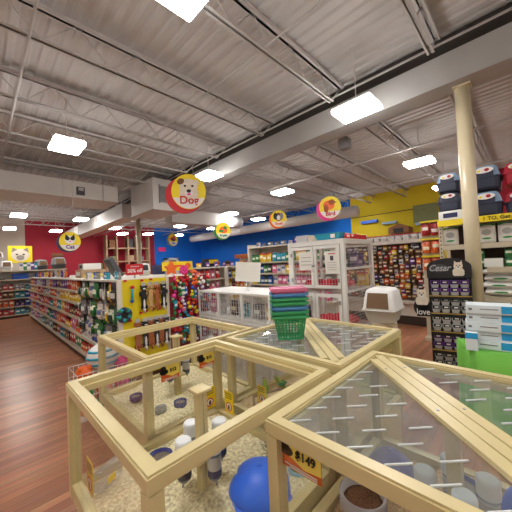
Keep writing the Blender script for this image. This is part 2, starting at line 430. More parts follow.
# ------------------------------------------------------------------ animal pens
S = 1.02
def make_pen(ox, oy, label, lid=False, post=(S/2, S/2)):
    t = thing('animal_pen', label, 'animal pen', (ox, oy, 0))
    P = 'pen_frame'; H = 1.0
    obj('base_cabinet', MB().box(.03, .03, .08, S-.03, S-.03, .4).box(.06, .06, 0, S-.06, S-.06, .08), 'pen_frame', t)
    obj('floor_tray', MB().box(.04, .04, .4, S-.04, S-.04, .415), 'pen_channel', t)
    for x, y in ((0, 0), (S-.055, 0), (S-.055, S-.055), (0, S-.055)):
        q = obj('corner_post', MB().box(x+.002, y+.002, .4, x+.053, y+.053, H-.062), P, t)
    for a in range(4):
        R = Matrix.Translation((S/2, S/2, 0)) @ Matrix.Rotation(a*PI/2, 4, 'Z')
        mb = MB(); h = S/2
        # mitred top rail with an inner channel lip
        w_ = .07
        def quad(o_, i_, z0, z1):
            vs = [(-h+o_, -h+o_, z0), (h-o_, -h+o_, z0), (h-i_, -h+i_, z0), (-h+i_, -h+i_, z0), (-h+o_, -h+o_, z1), (h-o_, -h+o_, z1), (h-i_, -h+i_, z1), (-h+i_, -h+i_, z1)]
            mb.add(vs, [(3, 2, 1, 0), (4, 5, 6, 7), (0, 1, 5, 4), (1, 2, 6, 5), (2, 3, 7, 6), (3, 0, 4, 7)], 0, False, R)
        quad(0, .052, H-.05, H-.008); quad(.006, .046, H-.06, H); quad(.052, w_, H-.06, H-.028)
        r_ = obj('top_rail', mb, P, t)
        mb = MB().box(-h+.055, -h+.005, .4, h-.055, -h+.05, .475, 0, R)
        obj('bottom_rail', mb, P, t)
        mb = MB().box(-h+.055, -h+.024, .475, h-.055, -h+.029, H-.06, 0, R)
        obj('glass_pane', mb, 'pane_glass', t)
    # centre post with bottle ledge
    px_, py_ = post; mb = MB()
    for k in (-1, 1): mb.box(px_-.024+(k > 0)*.026, py_-.024, .415, px_-.002+(k > 0)*.026, py_+.024, .945)
    mb.box(px_-.004, py_-.018, .415, px_+.004, py_+.018, .945, 1)
    q = obj('centre_post', mb, [P, 'pen_seam'], t)
    obj('post_cap', MB().cbox(px_, py_, .955, .088, .088, .018, bev=.004), P, q)
    obj('bottle_ledge', MB().box(px_-.055, py_-.055, .6, px_+.055, py_+.055, .62), P, q)
    if lid:
        mb = MB()
        n = 26
        a_, b_ = .052, S-.052
        mb.add([(a_, a_, H-.022), (b_-.07, a_, H-.022), (b_, a_+.0, H-.022), (b_, b_-.07, H-.022), (b_, b_, H-.022), (b_-.07, b_, H-.022), (a_, b_, H-.022), (a_, a_+.07, H-.022)], [tuple(range(8))])
        obj('lid_pane', MB().box(a_, a_, H-.026, b_, b_, H-.022), 'lid_acrylic', t)
        R = Matrix.Translation((S/2, S/2, 0)) @ Matrix.Rotation(PI/4, 4, 'Z')
        L_ = S*math.sqrt(2)/2-.075
        for k, (ya, yb) in enumerate(((-.074, -.029), (-.023, .023), (.029, .074))):
            l2 = L_ - (.075 if k != 1 else .02)
            mb = MB().box(-l2, ya, H-.021, l2, yb, H-.004, 0, R)
            bd = obj('lid_board', mb, P, t)
            if k != 1:
                for u in (-.42, 0, .42): obj('screw', MB().ring([(.006, H-.004), (.006, H-.001)], 10, mtx=R @ Matrix.Translation((u, (ya+yb)/2, 0))), 'steel_screw', bd)
    return t
def slots(pen, pts):
    for x, y in pts:
        R = Matrix.Translation((x, y, .982)) @ Matrix.Rotation(-PI/4, 4, 'Z')
        obj('air_slot', MB().cbox(0, 0, 0, .085, .006, .006, 0, R, bev=.002), 'slot_edge', pen)
A = (.33, .805); B = (.77, 1.84); Cc = (.77, -.265); Dd = (1.42, .78)
penA = make_pen(*A, 'nearest open-topped tan pen at left, with blue dome hideout and bottles', post=(.475, .445))
penB = make_pen(*B, 'open-topped tan pen behind, in front of the yellow dog toy panel')
penC = make_pen(*Cc, 'big tan pen at lower right with slotted acrylic lid and diagonal boards', lid=True)
penD = make_pen(*Dd, 'tan lidded pen in the middle with the basket stack on its lid', lid=True)
pts = []
for i in range(8):
    for j in range(8):
        x, y = .1+i*.118, .1+j*.118
        if abs(x-y) > .14 and .06 < x < S-.06 and .06 < y < S-.06: pts.append((x, y))
slots(penC, pts); slots(penD, pts)

def bedding(pen, ox, oy, label, mt='shavings', seed=0, base=.445, amp=.035):
    rnd = random.Random(seed); n = 36; mb = MB(); a, b = .054, S-.054
    from mathutils import noise
    vs = []
    for i in range(n+1):
        for j in range(n+1):
            x = a+(b-a)*i/n; y = a+(b-a)*j/n
            z = base+amp*noise.noise(Vector((x*3+seed, y*3, seed)))*1.6+.008*noise.noise(Vector((x*30, y*30, seed)))
            vs.append((x, y, max(z, .43)))
    fs = [(i*(n+1)+j, (i+1)*(n+1)+j, (i+1)*(n+1)+j+1, i*(n+1)+j+1) for i in range(n) for j in range(n)]
    mb.add(vs, fs, 0, True)
    # loose curls on the surface
    for _ in range(520):
        i = rnd.randrange(len(vs)); v = vs[i]; x, y = v[0]+rnd.uniform(-.012, .012), v[1]+rnd.uniform(-.012, .012)
        x = min(max(x, a+.01), b-.01); y = min(max(y, a+.01), b-.01); s = rnd.uniform(.004, .009); an = rnd.uniform(0, PI)
        T = Matrix.Translation((x, y, v[2]+.003)) @ Euler((rnd.uniform(-.6, .6), rnd.uniform(-.6, .6), an)).to_matrix().to_4x4()
        mb.cbox(0, 0, 0, s*2, s, .0015, 1, T)
    sk = [(a, a), (b, a), (b, b), (a, b)]
    o = obj('wood_shavings', mb, [mt, 'shavings'], None, (ox, oy, 0)); tag(o, label, 'bedding', kind='stuff'); return o
bedding(penA, *A, 'pale wood shavings covering the floor of the nearest open pen', seed=3)
bedding(penB, *B, 'pale wood shavings heaped in the open pen before the dog toys', seed=9, amp=.045)
bedding(penC, *Cc, 'wood shavings under the slotted lid of the lower right pen', 'shavings_brown', seed=14)
bedding(penD, *Dd, 'wood shavings in the lidded pen under the basket stack', 'shavings_brown', seed=21)

# water bottles
def water_bottle(loc, rz, label):
    t = thing('water_bottle', label, 'water bottle', loc, rz)
    obj('bottle', MB().ring([(.0, 0), (.018, 0), (.03, .015), (.032, .03), (.032, .13)], 18), 'bottle_clear', t)
    obj('cap', MB().ring([(.032, .13), (.037, .131), (.0375, .133), (.0385, .17), (.0385, .182), (.037, .19), (.033, .195), (.03, .196), (0, .197)], 24), 'cap_plastic', t)
    obj('label_band', MB().ring([(.0328, .055), (.0332, .06), (.0332, .11), (.0328, .115)], 18), 'light_grey', t)
    obj('dark_band', MB().ring([(.0325, .022), (.033, .026), (.033, .052), (.0325, .055)], 18), 'dark_blue', t)
    obj('spout', MB().tube((0, -.005, .004), (0, -.012, -.02), .005, 8), 'metal', t)
    return t
wb = None
def bottles(ox, oy, offs, descr, post=(S/2, S/2), sc=1):
    for (dx, dy, dz), l in zip(offs, descr):
        water_bottle((ox+post[0]+dx, oy+post[1]+dy, .6+dz), math.atan2(dy, dx)+PI/2, l).scale = (sc, sc, sc)
bottles(*A, ((-.108, .0, -.05), (.0, .105, -.05), (.112, .0, -.05), (.0, -.1, -.05)),
        ['white capped water bottle on the left side of the post, nearest open pen', 'white capped water bottle behind the post, nearest open pen',
         'white capped water bottle right of the post, nearest open pen', 'white capped water bottle before the post, half behind the nearest pen rail'], (.475, .445), 1.04)
bottles(*B, ((-.088, -.03, -.02), (.0, .092, -.02), (.092, .0, -.02)),
        ['nearer of two white capped bottles by the post in the pen before the dog toys', 'white capped bottle behind the post in the pen before the dog toys',
         'white capped bottle right of the post in the pen before the dog toys'])
bottles(*Cc, ((-.05, .092, -.04), (.092, .03, -.04), (-.09, -.04, -.04), (.05, -.092, -.04)),
        ['cloudy white bottle top left of the post under the slotted lid', 'white bottle top right of the post under the slotted lid',
         'white bottle top in front of the post under the slotted lid', 'large white bottle top nearest the right edge under the slotted lid'])

# bowls
def bowl(loc, r, label, mt='bowl_blue', fill='bowl_inside', h=.045):
    t = thing('food_bowl', label, 'bowl', loc)
    obj('bowl', MB().ring([(0, 0), (r*.85, 0), (r, h*.3), (r, h), (r*.88, h), (r*.8, h*.35), (0, h*.3)], 28), mt, t)
    obj('feed', MB().ring([(0, h*.62), (r*.6, h*.68), (r*.84, h*.6)], 20), fill, t)
    return t
bowl((.74, 1.6, .45), .072, 'blue food bowl behind the rail, left of the bottles in the nearest pen')
bowl((.96, 2.5, .45), .052, 'small purple-blue bowl at the left of the pen before the dog toys')
bowl((1.16, 2.1, .45), .052, 'purple-blue dish on the shavings left of the centre post, second pen')
bowl((1.0, 2.12, .455), .045, 'small clear grey dish next to the purple-blue dish', 'grey')
bowl((1.19, .58, .47), .1, 'big round bowl of brown feed under the slotted lid', 'granite_bowl', 'feed', .09)
bowl((1.62, .28, .45), .07, 'blue dish behind the post under the slotted lid')
bowl((1.22, .95 + .0, .45), .062, 'shallow light blue dish in the corner of the nearest pen', 'light_blue', 'hay', .03)
# domes
def dome(loc, r, h, rz, label, mt):
    t = thing('dome_hideout', label, 'hideout', loc, rz)
    n = 28; mb = MB(); prof = []
    K = 10
    vs = []; fs = []
    for k in range(K+1):
        a = PI/2*k/K
        for i in range(n):
            th = 2*PI*i/n
            rr = r*math.cos(a)*(1+.02*math.cos(8*th)*(1-k/K)); zz = h*math.sin(a)
            vs.append((rr*math.cos(th), rr*math.sin(th), zz))
    for k in range(K):
        for i in range(n):
            if k < 5 and (i in (19, 20, 21, 22)): continue      # doorway
            j = (i+1) % n; fs.append((k*n+i, k*n+j, (k+1)*n+j, (k+1)*n+i))
    mb.add(vs, fs, 0, True); o = obj('dome_shell', mb, mt, t)
    md = o.modifiers.new('thick', 'SOLIDIFY'); md.thickness = .004
    mb = MB()
    for i in range(n):
        if i in (19, 20, 21, 22): continue
        a0, a1 = 2*PI*i/n, 2*PI*(i+1)/n
        mb.add([(r*1.0*math.cos(a0), r*math.sin(a0), 0), (r*math.cos(a1), r*math.sin(a1), 0), (r*1.09*math.cos(a1), r*1.09*math.sin(a1), 0), (r*1.09*math.cos(a0), r*1.09*math.sin(a0), 0),
                (r*1.0*math.cos(a0), r*math.sin(a0), .01), (r*math.cos(a1), r*math.sin(a1), .01), (r*1.09*math.cos(a1), r*1.09*math.sin(a1), .008), (r*1.09*math.cos(a0), r*1.09*math.sin(a0), .008)],
               [(3, 2, 1, 0), (4, 5, 6, 7), (2, 3, 7, 6), (0, 1, 5, 4)])
    obj('rim_flange', mb, mt, t)
    return t
dome((.995, 1.035, .45), .16, .118, math.radians(200), 'bright blue plastic dome hideout on shavings in the nearest pen', 'dome_blue')
dome((1.5, .57, .452), .12, .14, math.radians(80), 'purple speckled dome hideout under the slotted lid', 'dome_purple')
dome((1.02, .14, .452), .125, .15, 0, 'blue dome hideout low behind the front rail of the lidded pen', 'dome_blue')
dome((1.62, .03, .452), .12, .15, 1, 'blue dome hideout at the lower right corner of the lidded pen', 'dome_blue')

# signs on the pens
def price_sign(loc, rz, label, price, w_=.27, h_=.13):
    t = thing('price_sign', label, 'price sign', loc, rz)
    obj('card', MB().box(-w_/2, -.002, -h_/2, w_/2, .002, h_/2), 'orange_print', t)
    mb = MB(); mb.prism([(-w_*.5+.0, h_/2), (w_/2, h_/2), (w_/2, -h_*.2), (w_*.1, -h_*.28), (-w_*.3, -h_*.05)], -.004, -.002)
    obj('yellow_field', mb, 'yellow_print', t)
    obj('animal_picture', MB().disc(-w_*.4, h_*.3, .02, .025, -.006, mt=0).disc(-w_*.36, h_*.12, .03, .018, -.006), 'black', t)
    lettering(price, min(h_*.42, w_*.25), 'black', t, (w_*.14, -.0065, h_*.14), bold=.0006)
    obj('small_print', MB().box(-w_*.42, -.004, -h_*.38, w_*.4, -.0025, -h_*.34).box(-w_*.3, -.004, -h_*.46, w_*.4, -.0025, -h_*.42), 'paper', t)
    return t
price_sign((.806, .62, .885), -PI/2, 'orange and yellow price sign reading $149 at the lidded pen corner', '$149', .17, .1)
price_sign((1.22, 1.785, .88), 0, 'orange $15 price sign near the far corner post of the nearest pen', '$15', .13, .1)
price_sign((.92, 1.785, .88), 0, 'orange $12 price sign on the far glass of the nearest pen, left', '$12', .13, .1)
def notice(loc, rz, label, w_=.1, h_=.16):
    t = thing('notice_card', label, 'notice', loc, rz)
    obj('card', MB().box(-w_/2, -.0015, 0, w_/2, .0015, h_), 'yellow_notice', t)
    mb = MB()
    for k in range(3): mb.box(-w_*.4, -.003, h_*(.88-.1*k), w_*.35, -.0018, h_*(.91-.1*k))
    obj('text_lines', mb, 'black', t)
    obj('prohibition_mark', MB().disc(0, h_*.3, w_*.33, w_*.33, -.003, .001, 0).disc(0, h_*.3, w_*.25, w_*.25, -.004, .001, 1).disc(0, h_*.28, w_*.12, w_*.18, -.005, .001, 2), ['red', 'paper', 'brown'], t)
    return t
notice((1.24, 1.797, .5), 0, 'yellow warning card with red circle left of the far corner post, nearest pen')
notice((1.318, 1.66, .48), -PI/2, 'yellow warning card with red circle right of the far corner post, nearest pen')
notice((1.462, 1.45, .56), -PI/2, 'yellow warning card seen inside the middle lidded pen', .085, .13)
notice((.378, 1.6, .5), -PI/2, 'yellow card edge-on against the left glass of the nearest pen')
t = thing('clear_card_holder', 'clear plastic sleeve with yellow label lying by the left glass of nearest pen', 'card holder', (.475, 1.66, .462), math.radians(28))
obj('sleeve', MB().cbox(0, 0, .045, .15, .06, .09, bev=.008), 'clear_plastic', t)
obj('insert_label', MB().box(-.03, -.034, .02, .02, -.031, .055), 'yellow_notice', t)

# parakeets and perch in the middle pen
t = thing('branch_perch', 'pale wooden perch bar standing in the middle lidded pen', 'perch', (1.72, 1.5, .43), 0)
obj('perch_bar', MB().tube((-.2, .1, .12), (.22, -.12, .15), .012, 10), 'wood_shelf', t)
for x, y, z in ((-.2, .1, .12), (.22, -.12, .15)): obj('perch_foot', MB().tube((x, y, 0), (x, y, z), .01, 8), 'wood_shelf', t)
def parakeet(loc, rz, label, lean=0):
    pts = [((0, .085, -.03), .007), ((0, .05, -.005), .011), ((0, .015, .022), .021), ((0, -.008, .045), .023), ((0, -.022, .068), .017), ((0, -.03, .084), .0165)]
    me = bpy.data.meshes.new('parakeet'); me.from_pydata([p for p, r in pts], [(i, i+1) for i in range(len(pts)-1)], [])
    me.materials.append(MATS['bird_green']); o = bpy.data.objects.new('parakeet', me); COL.objects.link(o)
    o.modifiers.new('skin', 'SKIN'); sl = me.skin_vertices[0] if me.skin_vertices else None
    for i, (p, r) in enumerate(pts): me.skin_vertices[0].data[i].radius = (r, r)
    me.skin_vertices[0].data[2].use_root = True
    o.modifiers.new('sub', 'SUBSURF').levels = 2; o.modifiers['sub'].render_levels = 2
    o.location = loc; o.rotation_euler = (lean, 0, rz); tag(o, label, 'bird')
    obj('beak', MB().ring([(.006, 0), (.0035, .009), (0, .012)], 8, mtx=Matrix.Translation((0, -.044, .082)) @ Matrix.Rotation(2.2, 4, 'X')), 'beak', o)
    for s in (-1, 1):
        obj('wing', MB().ell((s*.019, .024, .03), .006, .036, .016, mtx=None), 'green', o)
        obj('eye', MB().ell((s*.013, -.036, .088), .003, .003, .003), 'black', o)
        obj('foot', MB().tube((s*.008, .0, .02), (s*.009, -.002, -.001), .003, 6), 'beak', o)
    return o
parakeet((1.61, 1.558, .572), 2.4, 'left green parakeet perched in the middle lidded pen')
parakeet((1.72, 1.5, .581), 3.6, 'right green parakeet perched in the middle lidded pen')
t = thing('hay_bundle', 'grey-green clump of hay in the right corner of the nearest pen', 'hay', (1.21, 1.12, .45))
mb = MB(); rnd = random.Random(4)
for _ in range(120):
    a = rnd.uniform(0, 2*PI); r = rnd.uniform(0, .05); mb.tube((r*math.cos(a), r*math.sin(a), rnd.uniform(0, .03)), (rnd.uniform(-.06, .06), rnd.uniform(-.06, .06), rnd.uniform(.02, .1)), .0018, 3)
obj('hay_strands', mb, 'hay', t)

# ------------------------------------------------------------------ basket stack
bx, by = 1.71, 1.36
def basket(z, mt, label, k, full=False, low=False):
    t = thing('plastic_basket', label, 'basket', (bx, by, z), facing(bx, by)+.12+.03*k)
    wt, wb_, h = .122, .092, .18; dt, db = .095, .072
    def slab(parts):
        mb = MB()
        for (sx, sy) in ((0, -1), (0, 1), (-1, 0), (1, 0)):
            n = 9 if sx == 0 else 6; rows = 1 if low else 7
            def P(u, v, off=0):
                wv = wb_+(wt-wb_)*v; dv = db+(dt-db)*v
                return (u*wv, sy*(dv-off), v*h) if sx == 0 else (sx*(wv-off), u*dv, v*h)
            def q(u0, u1, v0, v1):
                vs = [P(u0, v0), P(u1, v0), P(u1, v1), P(u0, v1), P(u0, v0, .004), P(u1, v0, .004), P(u1, v1, .004), P(u0, v1, .004)]
                mb.add(vs, [(0, 1, 2, 3), (7, 6, 5, 4), (0, 4, 5, 1), (1, 5, 6, 2), (2, 6, 7, 3), (3, 7, 4, 0)])
            vlo, vhi = (.62 if low else .1), .84
            q(-1, 1, .55 if low else 0, vlo); q(-1, 1, vhi, 1)
            for i in range(n+1):
                u = -1+2*i/n; hw = .045 if 0 < i < n else .09
                q(max(-1, u-hw), min(1, u+hw), vlo, vhi)
            for r in range(1, rows):
                v = vlo+(vhi-vlo)*r/rows; q(-1, 1, v-.017, v+.017)
        return mb
    mb = slab(None); zb = .55*h if low else 0; kk = .55 if low else 0; mb.box(-wb_-(wt-wb_)*kk, -db-(dt-db)*kk, zb, wb_+(wt-wb_)*kk, db+(dt-db)*kk, zb+.004)
    o = obj('basket_body', mb, mt, t)
    mb = MB(); z1 = h
    for s in (-1, 1):
        mb.box(-wt-.012, s*dt-.012, z1-.006, wt+.012, s*dt+.012, z1+.006); mb.box(s*wt-.012, -dt-.012, z1-.006, s*wt+.012, dt+.012, z1+.006)
        mb.box(-wt-.016, s*(dt+.012)-.002, z1-.012, wt+.016, s*(dt+.012)+.002, z1+.006); mb.box(s*(wt+.014)-.002, -dt-.014, z1-.012, s*(wt+.014)+.002, dt+.014, z1+.006)
    obj('rim', mb, mt, t)
    if full: obj('handle', MB().box(-wt-.01, -.1, z1+.006, wt+.01, -.02, z1+.012).box(-wt-.01, .02, z1+.006, wt+.01, .1, z1+.012), mt, t)
seq = [('basket_green', 'green perforated basket at the bottom of the stack'), ('basket_green', 'green basket, second from the bottom of the stack'),
       ('basket_blue', 'lower blue basket rim in the middle of the stack'), ('basket_green', 'green basket between the two blue ones in the stack'),
       ('basket_green', 'green basket just under the upper blue one in the stack'), ('basket_blue', 'upper blue basket right under the pink one'), ('basket_pink', 'pink basket on top of the stack, handles folded')]
for k, (mt, l) in enumerate(seq): basket(1.003+k*.0333, mt, l, k % 2, k == 6, k > 0)

# ------------------------------------------------------------------ shelving and goods
COLS = {'orange': ((228, 110, 50), (240, 230, 200), (160, 50, 30)), 'red': ((190, 40, 45), (235, 225, 215), (120, 20, 30)), 'blue': ((40, 85, 170), (225, 230, 240), (20, 40, 110)),
        'purple': ((100, 60, 140), (230, 220, 235), (60, 30, 100)), 'green': ((50, 130, 70), (230, 235, 215), (20, 70, 40)), 'dark green': ((30, 70, 55), (210, 215, 200), (15, 40, 30)), 'yellow': ((225, 200, 50), (245, 240, 210), (190, 60, 40)),
        'white': ((220, 215, 205), (90, 110, 160), (150, 150, 160)), 'pink': ((215, 110, 150), (240, 230, 230), (170, 40, 90)), 'teal': ((50, 160, 180), (230, 240, 240), (20, 90, 120)),
        'brown': ((110, 75, 50), (225, 205, 165), (60, 38, 25)), 'grey': ((140, 140, 138), (225, 225, 220), (70, 70, 80)), 'black': ((38, 38, 42), (200, 200, 195), (90, 90, 100))}
for k, (a, b_, c_) in COLS.items(): pack_mat('print_'+k, a, b_, c_)
PK = {}
def pack_mesh(kind, col):
    key = (kind, col)
    if key in PK: return PK[key]
    mb = MB()
    if kind == 'carton': mb.cbox(0, 0, .075, .1, .07, .15, bev=.003)
    elif kind == 'pouch':
        vs = []; n = 7
        for j, (wd, th, z) in enumerate(((.055, .004, 0), (.055, .02, .01), (.054, .03, .05), (.054, .026, .1), (.055, .012, .14), (.056, .003, .15), (.056, .003, .165))):
            for i in range(8):
                a = 2*PI*i/8; vs.append((wd*max(-1, min(1, 1.3*math.cos(a))), th*math.sin(a), z))
        fs = [(j*8+i, j*8+(i+1) % 8, (j+1)*8+(i+1) % 8, (j+1)*8+i) for j in range(n-1) for i in range(8)]+[tuple(range(7, -1, -1)), tuple(range((n-1)*8, n*8))]
        mb.add(vs, fs, 0, True)
    elif kind == 'tub': mb.ring([(.038, 0), (.042, .005), (.042, .1), (.045, .1), (.045, .12), (.04, .125), (0, .126)], 14)
    elif kind == 'bottle': mb.ring([(.03, 0), (.033, .01), (.033, .1), (.026, .125), (.013, .135), (.013, .16), (0, .161)], 12)
    elif kind == 'can': mb.ring([(.036, 0), (.038, .003), (.038, .097), (.036, .1), (0, .099)], 14)
    elif kind == 'blister':
        mb.box(-.05, -.002, 0, .05, .002, .2).cbox(0, -.014, .075, .08, .024, .1, bev=.01); mb.box(-.015, -.003, .2, .015, .003, .215)
    me = mb.mesh(kind, 'print_'+col); PK[key] = me; return me
KN = {'carton': ('product_carton', 'carton'), 'pouch': ('product_pouch', 'pouch'), 'tub': ('lidded_tub', 'tub'), 'bottle': ('product_bottle', 'bottle'), 'can': ('food_can', 'can'), 'blister': ('hanging_pack', 'hanging pack')}
def goods(kind, col, loc, rz, where, sc=1.0, sz=None):
    nm, word = KN[kind]
    return put_mesh(nm, pack_mesh(kind, col), loc, rz, f'{col} {word} {where}', word, f'{col} {word}s {where}', (sc, sc, sz or sc))
def row(p, q, z, rz, pitch, kinds, cols, where, sc=1.0, szr=(1, 1.15), run=3, skip=0):
    p = Vector(p); q = Vector(q); n = int((q-p).length/pitch); kind = col = None
    for i in range(n):
        if i % run == 0: kind = random.choice(kinds); col = random.choice(cols); s_ = U(*szr)
        if random.random() < skip: continue
        c = p+(q-p)*((i+.5)/n); goods(kind, col, (c.x, c.y, z), rz, where, sc, sc*s_)

def gondola(name_label, cat, x0, x1, y0, y1, h, levels, depth, side, post_step=1.2, loc_label=None):
    """shelving unit; side is '-x' or '-y' for the stocked side, spine inside"""
    t = thing('shelving_unit', name_label, cat, (x0, y0, 0)); W, D_ = x1-x0, y1-y0
    obj('kick_base', MB().box(.03, .03, 0, W-.03, D_-.03, .1), 'kick_dark', t)
    if side == '-x': obj('back_panel', MB().box(depth, .0, .1, depth+.03, D_, h), 'shelf_white', t)
    else: obj('back_panel', MB().box(0, depth, .1, W, depth+.03, h), 'shelf_white', t)
    for z in levels:
        ys_ = 2.15 if (D_ > 8 and z > .5) else .03
        if side == '-x': mb = MB().box(0, ys_, z-.03, depth, D_-.01, z)
        else: mb = MB().box(.01, 0, z-.03, W-.01, depth, z)
        s_ = obj('shelf', mb, 'shelf_white', t)
        if side == '-x': obj('price_rail', MB().box(-.008, ys_, z-.035, 0, D_-.01, z+.005), 'shelf_tan', s_)
        else: obj('price_rail', MB().box(.01, -.008, z-.035, W-.01, 0, z+.005), 'shelf_tan', s_)
    return t
# --- long aisle gondola
GX0, GX1, GY0, GY1 = 1.32, 2.78, 3.98, 13.0
t = gondola('long white shelving run along the wooden aisle, stocked with pet goods', 'shelving', GX0, GX1, GY0, GY1, 1.42, (.13, .42, .72, 1.0, 1.22), .42, '-x')
obj('top_deck', MB().box(.02, 0, 1.42, GX1-GX0-.02, GY1-GY0, 1.445), 'shelf_white', t)
obj('end_upright', MB().box(0, -.04, .1, .06, 0, 1.45).box(.7, -.04, .1, .745, 0, 1.45), 'shelf_white', t)
obj('yellow_end_panel', MB().box(.06, -.03, .1, .7, 0, 1.44), 'yellow_board', t, label='yellow end panel')
obj('red_end_panel', MB().box(.745, -.03, .1, 1.46, 0, 1.44), 'red_board', t, label='dark red end panel')
obj('hidden_side_shelves', MB().box(.45, .01, .1, 1.44, GY1-GY0-.01, 1.4), 'shelf_tan', t)
names = {.13: 'bottom', .42: 'second lowest', .72: 'middle', 1.0: 'upper'}
R_ = -PI/2
pal = ['orange', 'red', 'blue', 'purple', 'green', 'white', 'yellow', 'teal', 'pink', 'brown']
for z, nm in names.items():
    y = 6.0 if z > .4 else 4.3
    row((1.40, y, 0), (1.40, 12.9, 0), z, R_, .15, ['carton', 'pouch', 'tub', 'bottle', 'can'], pal if z < .9 else ['orange', 'purple', 'red', 'white', 'yellow'], f'on the {nm} shelf of the long aisle run', 1.25, (1, 1.2), 3)
row((1.40, 6.2, 0), (1.40, 12.9, 0), 1.22, R_, .17, ['pouch', 'carton'], ['orange', 'brown', 'red', 'white', 'purple'], 'on the top shelf of the long aisle run', 1.15, (1, 1.15), 3)
row((1.40, 4.3, 0), (1.40, 6.0, 0), .42, R_, .13, ['tub', 'bottle'], ['green', 'white', 'dark green', 'blue'], 'on the low near end of the long aisle run', 1.25, (1, 1.3), 2)
# hanging leads and toys at the near end
pk = MB().tube((0, 0, 0), (-.2, 0, .01), .003, 5)
pm = pk.mesh('peg_hook', 'metal')
for zi, z in enumerate((.52, .83, 1.13)):
    for yi in range(13):
        y = 4.12+yi*.165
        o = obj('peg_hook', pm, 'metal', t, (.3, y-GY0, z+.285))
        for d_ in (0, .12): goods('blister', random.choice(['white', 'dark green', 'green', 'grey', 'black', 'white', 'yellow', 'green']), (GX0+.04+d_+U(-.02, .03), y+U(-.02, .02), z+U(-.015, .015)), R_+U(-.35, .35), 'hanging at the near end of the long aisle run', 1.45, 1.3)
# yellow end panel: plush dog toys
def plush(kind):
    mb = MB()
    a, b_ = {'badger': (0, 1), 'fox': (2, 2), 'squirrel': (3, 3)}[kind]
    mb.ell((0, 0, .42), .042, .035, .045, a).ell((0, -.03, .405), .018, .024, .016, b_)
    for s in (-1, 1): mb.ell((s*.033, 0, .455), .014, .01, .02, a).ell((s*.016, -.032, .43), .006, .005, .006, 0)
    vs = [(.018, .0), (.034, .03), (.03, .1), (.036, .2), (.032, .28), (.038, .34), (.024, .385), (0, .39)]
    mb.ring([(0, -.0)]+vs, 12, a, sy=.55)
    if kind == 'badger': mb.ring([(0, -.004), (.008, .0), (.014, .04), (.012, .2), (.006, .26), (0, .265)], 10, b_, c=(0, -.012, 0), sy=.6)
    for s in (-1, 1): mb.ell((s*.045, -.005, .3), .014, .012, .05, a).ell((s*.03, -.005, .02), .014, .012, .045, a if kind != 'badger' else 0)
    mb.tube((0, 0, .0), (.01, .0, -.09), .016, 8, b_, .008)
    return mb
PM = {k: plush(k).mesh('plush_toy', ['soft_black', 'white', 'tan', 'rust']) for k in ('badger', 'fox', 'squirrel')}
tagm = MB().box(-.03, -.002, 0, .03, .002, .055).mesh('swing_tag', 'red')
def hang_plush(x, z, kind, label, sc=.62):
    o = put_mesh('plush_toy', PM[kind], (x, 3.905, z), 0, label, 'plush toy', None, (sc*1.7, sc, sc))
    obj('hang_card', MB().box(-.025, .012, .45, .025, .018, .53), 'light_grey', o)
    h = obj('peg_hook', pm, 'metal', t, (x-GX0, -.03, z+.34), PI/2); 
    return o
pw = {'badger': 'black and white', 'fox': 'tan', 'squirrel': 'rust brown'}
up_ = [(1.66, 'badger', 'second'), (1.76, 'fox', 'third'), (1.855, 'squirrel', 'fourth'), (1.955, 'badger', 'last')]
for x, k, o_ in up_: hang_plush(x, 1.03, k, f'{pw[k]} flat plush, {o_} from left, upper row on the yellow panel', .68)
for x, k, o_ in [(1.56, 'squirrel', 'first'), (1.665, 'badger', 'second'), (1.745, 'squirrel', 'third'), (1.83, 'badger', 'fourth'), (1.9, 'squirrel', 'fifth'), (1.975, 'badger', 'last')]:
    hang_plush(x, .5, k, f'{pw[k]} flat plush, {o_} from left, lower row on the yellow panel', .74)
r = thing('rope_toy', 'blue and red knotted rope toy at the upper left of the yellow panel', 'dog toy', (1.5, 3.915, 1.15))
obj('rope', MB().tube((0, 0, 0), (.01, 0, .18), .016, 8), 'teal', r); obj('knot', MB().ell((.01, 0, .19), .03, .025, .028), 'red', r); obj('knot', MB().ell((0, 0, 0), .028, .022, .025), 'blue', r)
r = thing('ring_toy', 'dark blue and white ring-shaped dog toy on the yellow panel', 'dog toy', (1.385, 3.9, .98))
n = 20; mb = MB()
for i in range(n):
    a0, a1 = 2*PI*i/n, 2*PI*(i+1)/n; mb.tube((.075*math.cos(a0), 0, .075*math.sin(a0)), (.075*math.cos(a1), 0, .075*math.sin(a1)), .03, 10, (0, 0, 1, 2)[i % 4])
obj('ring', mb, ['dark_blue', 'teal', 'green'], r); obj('hang_card', MB().disc(0, 0, .045, .045, .0, mt=0), 'black', r)
pt = MB().box(-.022, -.003, 0, .022, .003, .028).mesh('price_tag', 'red')
for x, z in ((1.42, 1.42), (1.65, 1.41), (1.78, 1.415), (1.45, 1.03), (1.62, .955), (1.7, .97), (1.8, .985), (1.9, .98), (1.47, .87), (1.95, .83)):
    o = obj('price_tag', pt, 'red', t, (x-GX0, -.05, z), 0)
